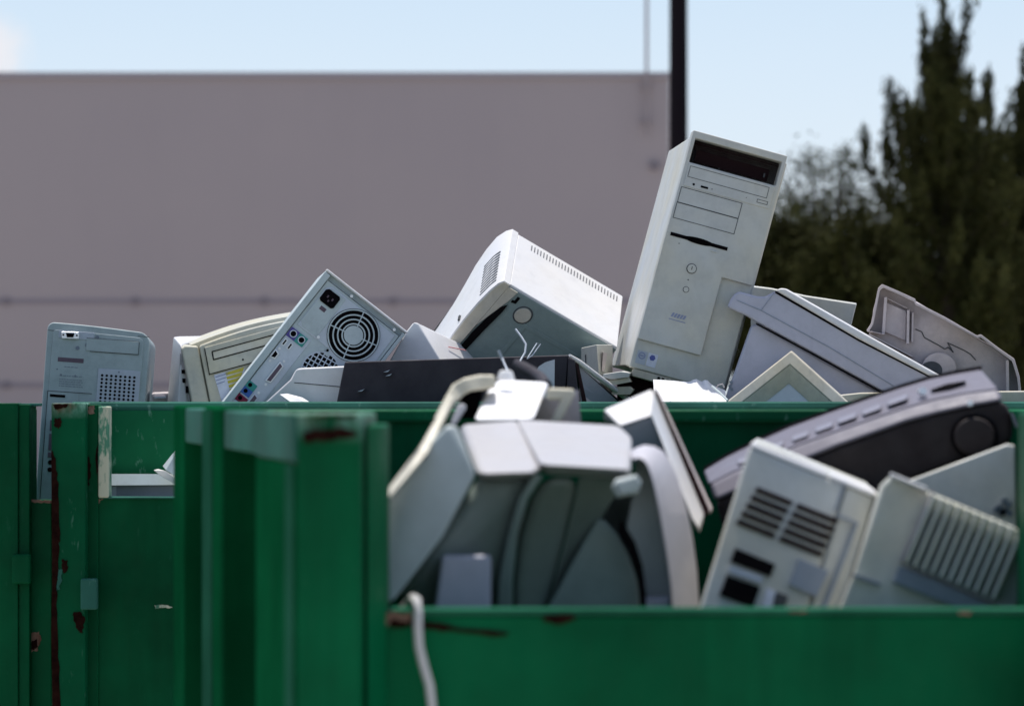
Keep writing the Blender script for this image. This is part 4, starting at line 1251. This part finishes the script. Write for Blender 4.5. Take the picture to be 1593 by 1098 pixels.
# recessed dark body underneath the lids
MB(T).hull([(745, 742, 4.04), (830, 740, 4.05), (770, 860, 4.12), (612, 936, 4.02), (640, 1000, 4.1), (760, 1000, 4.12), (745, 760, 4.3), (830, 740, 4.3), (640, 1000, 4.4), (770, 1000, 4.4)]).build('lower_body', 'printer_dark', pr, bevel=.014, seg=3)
# curved front column: swept band with ridges
def sweep(path_l, path_r, d0, d1):
    m = MB(T)
    A = [m.v((x, y, d)) for x, y, d in path_l]
    Bq = [m.v((x, y, d)) for x, y, d in path_r]
    A2 = [m.v((x, y, d + d1)) for x, y, d in path_l]
    B2 = [m.v((x, y, d + d1)) for x, y, d in path_r]
    for i in range(len(A) - 1):
        m.face([A[i], A[i + 1], Bq[i + 1], Bq[i]])
        m.face([A2[i], B2[i], B2[i + 1], A2[i + 1]])
        m.face([A[i], A2[i], A2[i + 1], A[i + 1]])
        m.face([Bq[i], Bq[i + 1], B2[i + 1], B2[i]])
    m.face([A[0], Bq[0], B2[0], A2[0]])
    m.face([A[-1], A2[-1], B2[-1], Bq[-1]])
    return m


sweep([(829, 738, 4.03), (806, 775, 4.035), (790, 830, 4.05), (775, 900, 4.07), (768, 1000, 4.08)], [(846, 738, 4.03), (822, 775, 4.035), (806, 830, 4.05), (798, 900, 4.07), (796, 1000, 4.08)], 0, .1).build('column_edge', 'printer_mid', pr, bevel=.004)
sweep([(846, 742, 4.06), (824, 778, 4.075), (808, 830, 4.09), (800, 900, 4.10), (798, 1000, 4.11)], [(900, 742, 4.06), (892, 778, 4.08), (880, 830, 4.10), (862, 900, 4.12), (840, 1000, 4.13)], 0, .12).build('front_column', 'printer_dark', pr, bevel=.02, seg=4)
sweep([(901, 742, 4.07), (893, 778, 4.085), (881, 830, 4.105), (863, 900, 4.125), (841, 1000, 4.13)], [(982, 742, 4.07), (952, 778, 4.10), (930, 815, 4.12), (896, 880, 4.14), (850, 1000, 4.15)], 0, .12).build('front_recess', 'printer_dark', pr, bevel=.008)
c_ = []
for k in range(13):
    t = k / 12
    a = R(200 - 190 * t)
    c_.append((932 + 78 * math.cos(a) * 1.02, 946 + 140 * math.sin(a)))
P = [(845, 1010), (848, 950)] + [(868, 915), (892, 870), (915, 830), (930, 806), (940, 808), (960, 830), (980, 868), (992, 905), (997, 950)] + [(1000, 1010)]
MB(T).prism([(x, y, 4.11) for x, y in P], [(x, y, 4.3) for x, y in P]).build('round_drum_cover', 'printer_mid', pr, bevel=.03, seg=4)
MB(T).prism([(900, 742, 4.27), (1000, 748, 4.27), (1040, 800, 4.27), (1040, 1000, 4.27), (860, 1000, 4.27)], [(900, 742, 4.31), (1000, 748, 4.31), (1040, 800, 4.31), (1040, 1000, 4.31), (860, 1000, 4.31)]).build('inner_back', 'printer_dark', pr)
MB(T).prism([(688, 863, 3.99), (764, 863, 3.99), (764, 1000, 3.99), (668, 1000, 3.99)], [(690, 864, 4.06), (764, 864, 4.06), (764, 1000, 4.06), (668, 1000, 4.06)]).build('paper_cassette', 'lilac', pr, bevel=.004)
MB(T).hull([(951, 757, 3.985), (958, 745, 3.985), (990, 738, 3.985), (998, 750, 3.99), (992, 768, 3.99), (960, 774, 3.985), (951, 757, 4.05), (958, 745, 4.05), (990, 738, 4.05), (998, 750, 4.05), (992, 768, 4.05), (960, 774, 4.05)]).build('release_lever', 'printer_side', pr, bevel=.012, seg=3)

# curved monitor shell to the right of the printer
cm = thing('monitor_shell', 'pale grey arched monitor shell right of the office printer', 'monitor', tuple(W(1040, 1000, 4.2)), (0, 0, 0), GN)
T = pxT(cm)
outer = [(978, 704), (990, 696), (1003, 692), (1018, 694), (1032, 702), (1043, 718), (1053, 740), (1062, 768), (1070, 800), (1078, 840), (1084, 885), (1088, 950), (1090, 1010)]
inner = [(984, 716), (992, 712), (999, 714), (1006, 722), (1011, 735), (1016, 752), (1021, 775), (1026, 800), (1032, 835), (1038, 872), (1043, 910), (1046, 950), (1048, 1010)]
sweep([(x, y, 4.14) for x, y in outer], [(x, y, 4.10) for x, y in inner], 0, .25).build('front_frame', 'printer', cm, bevel=.006)
P = inner[1:] + [(975, 1010), (1000, 950), (992, 880), (972, 830), (985, 760)]
MB(T).prism([(x, y, 4.16) for x, y in P], [(x, y, 4.2) for x, y in P]).build('inner_face', 'printer_side', cm, bevel=.004)
MB(T).hull([(1004, 928, 4.12), (1042, 926, 4.12), (1044, 1000, 4.12), (1002, 1000, 4.12), (1004, 928, 4.158), (1042, 926, 4.158), (1044, 1000, 4.158)]).build('base_block', 'lilac', cm, bevel=.004)
sweep([(960, 828, 4.08), (978, 852, 4.08), (990, 885, 4.08), (995, 920, 4.08), (996, 1000, 4.08)], [(966, 806, 4.08), (988, 842, 4.08), (1000, 880, 4.08), (1005, 920, 4.08), (1006, 1000, 4.08)], 0, .02).build('rubber_gasket', 'dark', cm)

# tilted white panel box
tp = thing('scanner_lid', 'white box lid standing on edge with dark seam, behind the arched monitor shell', 'lid', tuple(W(1030, 800, 4.5)), (0, 0, 0), GN)
T = pxT(tp)
MB(T).hull([(938, 637, 4.45), (1015, 604, 4.5), (1020, 645, 4.42), (964, 663, 4.4), (938, 655, 4.5), (1016, 640, 4.56)]).build('top_face', 'white', tp, bevel=.004)
MB(T).hull([(962, 664, 4.42), (1014, 646, 4.42), (1030, 690, 4.44), (1050, 760, 4.46), (986, 720, 4.44), (962, 668, 4.5), (1014, 650, 4.5), (1050, 760, 4.52)]).build('shaded_face', 'left_pale', tp, bevel=.003)
MB(T).prism([(1012, 640, 4.38), (1017, 604, 4.47), (1096, 800, 4.38), (1088, 822, 4.34), (1076, 806, 4.34)], [(1012, 645, 4.42), (1016, 610, 4.52), (1095, 808, 4.44), (1088, 830, 4.4), (1076, 812, 4.4)]).build('edge_face', 'white', tp, bevel=.003)
MB(T).prism([(1017, 603, 4.465), (1021, 607, 4.465), (1104, 792, 4.378), (1097, 802, 4.378)], [(1017, 605, 4.5), (1021, 609, 4.5), (1104, 796, 4.42), (1097, 806, 4.42)]).build('rubber_seam', 'brown', tp)
MB(T).prism([(1021.5, 607, 4.47), (1028, 616, 4.475), (1108, 790, 4.385), (1104, 796, 4.382)], [(1021.5, 609, 4.5), (1028, 618, 4.5), (1108, 794, 4.42), (1104, 800, 4.42)]).build('back_edge', 'mauve', tp)

# brackets and sheet on top of the printer
bk = thing('plastic_bracket', 'curved beige bracket with a dark gap at the left above the office printer', 'bracket', tuple(W(715, 640, 4.45)), (0, 0, 0), GN)
T = pxT(bk)
sweep([(674, 652, 4.36), (690, 622, 4.37), (704, 598, 4.38), (722, 588, 4.38), (745, 583, 4.39), (770, 583, 4.39)], [(690, 656, 4.36), (706, 630, 4.37), (722, 614, 4.38), (734, 608, 4.38), (752, 606, 4.39), (772, 604, 4.39)], 0, .06).build('bracket', 'cream', bk, bevel=.004)
MB(T).hull([(716, 610, 4.42), (752, 606, 4.42), (742, 652, 4.42), (712, 652, 4.42), (716, 610, 4.46), (752, 606, 4.46), (742, 652, 4.46), (712, 652, 4.46)]).build('dark_gap', 'dark', bk)
MB(T).hull([(700, 660, 4.33), (712, 630, 4.34), (722, 626, 4.34), (726, 634, 4.34), (708, 662, 4.33), (700, 660, 4.36), (712, 630, 4.37), (726, 634, 4.37)]).build('tongue', 'printer_top', bk, bevel=.004)
wsht = thing('plastic_cover', 'white blurred cover with a round knob lying on top of the office printer', 'cover', tuple(W(795, 650, 4.4)), (0, 0, 0), GN)
T = pxT(wsht)
MB(T).hull([(773, 590, 4.52), (856, 595, 4.52), (831, 652, 4.32), (734, 654, 4.32), (752, 612, 4.44), (770, 600, 4.55), (850, 606, 4.55), (826, 660, 4.38), (740, 662, 4.38)]).build('cover', 'paper', wsht, bevel=.008)
MB(T).tube([(787, 592, 4.46), (787, 576, 4.46)], [.012, .008], 14).build('knob', 'paper', wsht, smooth=50, bevel=.003)
rbk = thing('plastic_bracket', 'angular cream bracket at the right end of the white blurred cover', 'bracket', tuple(W(872, 655, 4.4)), (0, 0, 0), GN)
T = pxT(rbk)
P = [(852, 603), (893, 605), (895, 613), (872, 656), (856, 656), (872, 622), (850, 622)]
MB(T).prism([(x, y, 4.40) for x, y in P], [(x, y, 4.45) for x, y in P]).build('bracket', 'cream', rbk, bevel=.004)
MB(T).prism([(846, 618, 4.47), (900, 606, 4.47), (904, 660, 4.47), (826, 660, 4.47)], [(846, 618, 4.5), (900, 606, 4.5), (904, 660, 4.5), (826, 660, 4.5)]).build('back_plate', 'mauve', rbk)
dk = thing('rubber_hose', 'short dark rubber hose lying behind the white blurred cover', 'hose', tuple(W(825, 590, 4.7)), (0, 0, 0), GN)
MB(pxT(dk)).tube([(804, 565, 4.75), (815, 572, 4.72), (828, 579, 4.7), (842, 588, 4.66), (850, 600, 4.6)], [.006, .008, .008, .008, .008], 12).build('hose', 'charcoal', dk, smooth=50)

# black and silver fax
fx_ = thing('fax_machine', 'black and silver machine with a curved row of buttons leaning on the right', 'fax machine', tuple(W(1400, 780, 4.6)), (0, 0, 0), GN)
T = pxT(fx_)
topo = [(1095, 732), (1130, 711), (1180, 686), (1230, 664), (1290, 642), (1347, 622), (1400, 604), (1446, 590), (1490, 581), (1527, 575)]
midl = [(1103, 752), (1140, 733), (1190, 712), (1240, 692), (1296, 672), (1353, 652), (1406, 634), (1452, 621), (1500, 611), (1553, 604)]
loww = [(1113, 778), (1150, 762), (1200, 738), (1260, 711), (1303, 693), (1352, 676), (1410, 655), (1460, 642), (1516, 630), (1560, 622)]


def band(a, b, da, db, th=.02):
    m = MB(T)
    A = [m.v((x, y, da)) for x, y in a]
    Bq = [m.v((x, y, db)) for x, y in b]
    A2 = [m.v((x, y + 4, da + th)) for x, y in a]
    B2 = [m.v((x, y + 4, db + th)) for x, y in b]
    for i in range(len(A) - 1):
        m.face([A[i], A[i + 1], Bq[i + 1], Bq[i]])
        m.face([A2[i], B2[i], B2[i + 1], A2[i + 1]])
        m.face([A[i], A2[i], A2[i + 1], A[i + 1]])
        m.face([Bq[i], Bq[i + 1], B2[i + 1], B2[i]])
    m.face([A[0], Bq[0], B2[0], A2[0]])
    m.face([A[-1], A2[-1], B2[-1], Bq[-1]])
    return m


band(topo, midl, 4.62, 4.50).build('button_panel', 'silver', fx_, bevel=.004)
band([(x + 1, y + 1) for x, y in midl], loww, 4.485, 4.47, .03).build('front_trim', 'silver', fx_, bevel=.006)
dark_top = [(x, y + .5) for x, y in loww]
P = dark_top + [(1568, 634), (1574, 650), (1576, 680), (1567, 691), (1420, 747), (1320, 792), (1240, 840), (1130, 840)]
MB(T).prism([(x, y, 4.475) for x, y in P], [(x, y, 4.85) for x, y in P]).build('body', 'fax_black', fx_, bevel=.008)
b = MB(T)
for (x, y), (x2, y2) in zip([(q[0], q[1] - 6) for q in topo], [(q[0], q[1] - 6) for q in topo[1:]]):
    b.prism([(x, y, 4.625), (x2, y2, 4.625), (x2, y2 + 7, 4.625), (x, y + 7, 4.625)], [(x, y, 4.65), (x2, y2, 4.65), (x2, y2 + 7, 4.65), (x, y + 7, 4.65)])
b.build('lid_edge', 'fax_black', fx_)
rr_ = random.Random(3)
for x, y, L in ((1282, 664, 28), (1318, 650, 30), (1356, 637, 30), (1160, 714, 26), (1204, 694, 30), (1245, 678, 26), (1396, 622, 32)):
    dx, dy = L / 2, -L / 2 * .36
    MB(T).hull([(x - dx, y - dy - 4, 4.535), (x + dx, y + dy - 4, 4.535), (x + dx, y + dy + 4, 4.515), (x - dx, y - dy + 4, 4.515),
                (x - dx, y - dy - 4, 4.57), (x + dx, y + dy - 4, 4.57), (x + dx, y + dy + 4, 4.55), (x - dx, y - dy + 4, 4.55)]).build('button', 'lilac_dim', fx_, bevel=.003)
MB(T).hull([(1448, 606, 4.535), (1472, 597, 4.54), (1502, 592, 4.54), (1478, 603, 4.53), (1448, 606, 4.56), (1502, 592, 4.57)]).build('paper_slot', 'dark', fx_)
MB(T).tube([(1434, 610, 4.53), (1436, 608, 4.515)], [.006, .005], 12).build('round_button', 'chrome', fx_, smooth=50)
MB(T).tube([(1509, 628, 4.47), (1509, 627, 4.455)], [.0045, .0035], 12).build('round_button', 'chrome', fx_, smooth=50)
c_ = [(1516 + 32 * math.cos(2 * math.pi * k / 32), 679 + 30 * math.sin(2 * math.pi * k / 32)) for k in range(32)]
kn = MB(T).prism([(x, y, 4.462) for x, y in c_], [(x, y, 4.474) for x, y in c_]).build('dial', 'fax_black', fx_, bevel=.004)
c_ = [(1516 + 37 * math.cos(2 * math.pi * k / 32), 679 + 35 * math.sin(2 * math.pi * k / 32)) for k in range(32)]
MB(T).prism([(x, y, 4.4702) for x, y in c_], [(x, y, 4.4748) for x, y in c_]).build('dial_ring', 'dark', kn)
MB(T).prism([(1515, 707, 4.46), (1530, 702, 4.46), (1528, 708, 4.46), (1518, 711, 4.46)], [(1515, 707, 4.5), (1530, 702, 4.5), (1528, 708, 4.5), (1518, 711, 4.5)]).build('foot', 'dark', fx_)
MB(T).prism([(1572, 640, 4.46), (1577, 644, 4.46), (1584, 662, 4.46), (1580, 666, 4.46)], [(1572, 640, 4.6), (1577, 644, 4.6), (1584, 662, 4.6), (1580, 666, 4.6)]).build('hinge_cap', 'silver', fx_)

# grey panel behind, right
gp = thing('side_panel', 'flat grey panel with a small dark emblem under the black fax at right edge', 'panel', tuple(W(1500, 900, 4.35)), (0, 0, 0), GN)
T = pxT(gp)
MB(T).prism([(1400, 752, 4.43), (1566, 690, 4.43), (1579, 692, 4.43), (1584, 960, 4.4), (1400, 960, 4.4)], [(1400, 752, 4.45), (1566, 690, 4.45), (1579, 692, 4.45), (1584, 960, 4.42), (1400, 960, 4.42)]).build('panel', 'tower', gp, bevel=.003)
b = MB(T)
rnd = random.Random(6)
for k in range(9):
    x, y = 1562 + rnd.uniform(-13, 14), 786 + rnd.uniform(-16, 18)
    b.prism([(x - 5, y - 2, 4.415), (x + 4, y - 5, 4.415), (x + 5, y + 3, 4.415), (x - 2, y + 6, 4.415)], [(x - 5, y - 2, 4.436), (x + 4, y - 5, 4.436), (x + 5, y + 3, 4.436), (x - 2, y + 6, 4.436)])
b.build('emblem', 'text', gp)

# vented desktop case
vc = thing('computer_case', 'grey case with five dark vent rows and black drive openings in the near bin', 'computer', tuple(W(1200, 1000, 4.1)), (0, 0, 0), GN)
T = frameT(vc, (1170, 688, 4.08), (1366, 767, 4.12), (1172, 685, 4.20), (1089, 949, 4.02), 1.0, 1.0, -1.0)
# unit frame: x across the front, y back, z down (-)
px2 = lambda zx, zy: (1060 + zx / 2.398, 640 + zy / 2.398)


def to_uv(zx, zy):
    x, y = px2(zx, zy)
    a1, a2, b1, b2 = 196, 79, -81, 261
    X, Y = x - 1170, y - 688
    det = a1 * b2 - b1 * a2
    return ((X * b2 - b1 * Y) / det, (a1 * Y - X * a2) / det)


def facequad(mb, zq, y0, y1):
    q = [to_uv(*p) for p in zq]
    mb.prism([(u, y0, -v) for u, v in q], [(u, y1, -v) for u, v in q])
    return mb


MB(T).box(0, 1, .02, 3.0, -1.2, 0).build('cover', 'tower', vc, bevel=.004)
MB(T).box(-.005, .602, -.053, 1.1, -.03, .0).build('top_edge', 'white', vc, bevel=.003)  # white strips paint in the lit top edge of the grey case
MB(T).box(.612, 1.0, -.053, 1.1, -.03, .002).build('top_edge', 'white', vc, bevel=.003)
MB(T).box(-.01, .74, -.05, .019, -1.2, -.031).build('front_panel', 'tower', vc, bevel=.004)
MB(T).box(.76, .98, -.02, .0195, -1.2, -.031).build('side_strip', 'tower', vc, bevel=.003)
b = MB(T)
for k in range(5):
    a, c = (277 - 17.5 * k, 290 + 30 * k), (577 - 14.5 * k, 412 + 31 * k)
    for f0, f1 in ((0, .44), (.5, 1)):
        P0 = (a[0] + (c[0] - a[0]) * f0, a[1] + (c[1] - a[1]) * f0)
        P1 = (a[0] + (c[0] - a[0]) * f1, a[1] + (c[1] - a[1]) * f1)
        facequad(b, [(P0[0] + 4, P0[1] - 9), (P1[0] + 4, P1[1] - 9), (P1[0] - 4, P1[1] + 9), (P0[0] - 4, P0[1] + 9)], -.075, -.045)
b.build('vent_rows', 'brown', vc)
facequad(MB(T), [(200, 510), (345, 572), (326, 617), (181, 560)], -.08, -.045).build('drive_opening', 'dark', vc)
facequad(MB(T), [(168, 610), (290, 655), (262, 730), (140, 683)], -.08, -.045).build('drive_opening', 'dark', vc)
facequad(MB(T), [(432, 550), (542, 597), (496, 693), (393, 645)], -.09, -.045).build('blank_insert', 'steelblue', vc)
facequad(MB(T), [(180, 575), (300, 618), (292, 640), (172, 598)], -.085, -.045).build('drive_lip', 'left_pale', vc)
facequad(MB(T), [(312, 660), (345, 672), (330, 730), (296, 728)], -.085, -.045).build('drive_lip', 'sticker', vc)
facequad(MB(T), [(345, 672), (392, 690), (376, 730), (336, 728)], -.075, -.045).build('drive_latch', 'seam', vc)
b = MB(T)
facequad(b, [(606, 262), (612, 264), (572, 372), (565, 370)], -.06, -.045)
facequad(b, [(578, 384), (648, 410), (646, 418), (575, 392)], -.06, -.045)
facequad(b, [(648, 412), (658, 416), (530, 742), (516, 742)], -.06, -.03)
b.build('seam', 'steelblue', vc)

# fluted case
fl = thing('computer_case', 'grey case with upright fluted bars on its front in the right of the near bin', 'computer', tuple(W(1430, 1000, 4.1)), (0, 0, 0), GN)
T = pxT(fl)


def pz(zx, zy, d):
    return (1060 + zx / 2.398, 640 + zy / 2.398, d)


def zprism(q, d0, d1):
    return MB(T).prism([pz(x, y, d0) for x, y in q], [pz(x, y, d1) for x, y in q])


zprism([(782, 236), (918, 296), (1262, 440), (1262, 800), (560, 800), (640, 600), (742, 275)], 4.03, 4.30).build('cover', 'flute', fl, bevel=.006)
MB(T).prism([pz(778, 226, 4.0), pz(918, 284, 4.0), pz(918, 300, 4.0), pz(778, 242, 4.0)], [pz(778, 226, 4.2), pz(918, 284, 4.2), pz(918, 300, 4.2), pz(778, 242, 4.2)]).build('top_edge', 'white', fl, bevel=.003)
zprism([(925, 312), (1254, 445), (1254, 700), (1232, 745), (815, 560)], 4.022, 4.029).build('grille_back', 'left', fl)
for k in range(11):
    x0, y0 = 930 + k * 32.5, 306 + k * 13.2
    L = min(1.0, 1.0)
    x1, y1 = x0 - 108 * L, y0 + 256 * L
    zprism([(x0 + 8, y0), (x0 + 23, y0 + 6), (x1 + 23, y1 + 6), (x1 + 8, y1)], 3.996, 4.0215).build('grille_bar', 'flute', fl, bevel=.002)
zprism([(815, 572), (1230, 752), (1180, 790), (785, 636)], 4.01, 4.028).build('dark_band', 'steelblue', fl, bevel=.002)
zprism([(935, 290), (945, 294), (822, 560), (812, 556)], 4.01, 4.028).build('grille_edge', 'mauve', fl)
zprism([(640, 604), (742, 640), (738, 650), (636, 614)], 4.024, 4.0295).build('seam', 'steelblue', fl)

# hanging cable
W = W_far
ca = thing('cable', 'white cable hooked over the near gate and hanging down its front', 'cable', tuple(W(655, 1000, DN + .1)), (0, 0, 0))
pts = [(606, 985, DN + .26), (628, 948, DN + .22), (642, 930, DN + .16), (649, 934, DN + .106), (650, 950, DN + .098), (650, 975, DN + .098), (652, 1005, DN + .1),
       (659, 1035, DN + .1), (668, 1065, DN + .1), (672, 1098, DN + .1), (673, 1150, DN + .1), (670, 1200, DN + .1)]
MB(pxT(ca)).tube(pts, .0047, 12).build('cord', 'cable', ca, smooth=60)

# ------------------------------------------------------------------ light, sky, camera
SUN_EL, SUN_AZ = R(78), R(-8)       # high, just behind the pile
sd = Vector((math.sin(SUN_AZ) * math.cos(SUN_EL), math.cos(SUN_AZ) * math.cos(SUN_EL), math.sin(SUN_EL)))
sl = bpy.data.lights.new('sun', 'SUN')
sl.energy, sl.angle, sl.color = 4.6, R(.53), (1, .96, .90)
so = bpy.data.objects.new('sun', sl)
COL.objects.link(so)
so.rotation_euler = sd.to_track_quat('Z', 'Y').to_euler()
so.location = (0, 0, 30)

world = bpy.data.worlds.new('World')
sc.world = world
world.use_nodes = True
nt = world.node_tree
bg = nt.nodes['Background']
sky = nt.nodes.new('ShaderNodeTexSky')
sky.sky_type = 'NISHITA'
sky.sun_disc = False
sky.sun_elevation, sky.sun_rotation = SUN_EL, SUN_AZ
sky.air_density, sky.dust_density, sky.ozone_density = 1.0, 1.8, 1.5
# one small soft cloud, low on the left
tc = nt.nodes.new('ShaderNodeTexCoord')
cdir = (W(-15, 80, 1)) - Vector((0, 0, ZC))
cdir.normalize()
sub = N(nt, 'ShaderNodeVectorMath', operation='SUBTRACT')
nt.links.new(tc.outputs['Generated'], sub.inputs[0])
sub.inputs[1].default_value = cdir
ln = N(nt, 'ShaderNodeVectorMath', operation='LENGTH')
nt.links.new(sub.outputs[0], ln.inputs[0])
cn = noise_tex(nt, 160, 5, .6, vec=tc.outputs['Generated'])
ad = N(nt, 'ShaderNodeMath', operation='MULTIPLY_ADD')
nt.links.new(cn, ad.inputs[0])
ad.inputs[1].default_value = .010
nt.links.new(ln.outputs['Value'], ad.inputs[2])
cf = ramp(nt, ad.outputs[0], [(.0105, (.8, .8, .8)), (.0175, (0, 0, 0))])
# bright haze low over the horizon
sz = N(nt, 'ShaderNodeSeparateXYZ')
nt.links.new(tc.outputs['Generated'], sz.inputs[0])
hz = ramp(nt, sz.outputs[2], [(.0, (.9, .9, .9)), (.10, (.78, .78, .78)), (.34, (0, 0, 0))])
hzc = ramp(nt, sz.outputs[2], [(.05, (.80, .895, 1.0)), (.14, (.66, .82, 1.0))])
hzs = N(nt, 'ShaderNodeVectorMath', operation='SCALE')
nt.links.new(hzc, hzs.inputs[0])
hzs.inputs['Scale'].default_value = 7.0
base_sky = mix(nt, hz, sky.outputs[0], hzs.outputs[0])
skyc = mix(nt, cf, base_sky, (6.1, 6.0, 6.2))
nt.links.new(skyc, bg.inputs[0])
bg.inputs[1].default_value = .145

cam = bpy.data.cameras.new('camera')
co = bpy.data.objects.new('camera', cam)
COL.objects.link(co)
co.location = (0, 0, ZC)
co.rotation_euler = (R(90), 0, 0)
cam.sensor_fit = 'HORIZONTAL'
cam.sensor_width = 36
cam.lens = 36 * F / 1593
cam.shift_x = 0
cam.shift_y = (HY - 549.0) / 1593
cam.clip_start, cam.clip_end = .1, 2000
cam.dof.use_dof = True
cam.dof.focus_distance = 6.35
cam.dof.aperture_fstop = (cam.lens / 1000) / .0185
sc.camera = co
sc.view_settings.view_transform = 'Standard'
sc.view_settings.look = 'None'
sc.view_settings.exposure = 0
sc.cycles.use_denoising = True
sc.cycles.max_bounces = 6
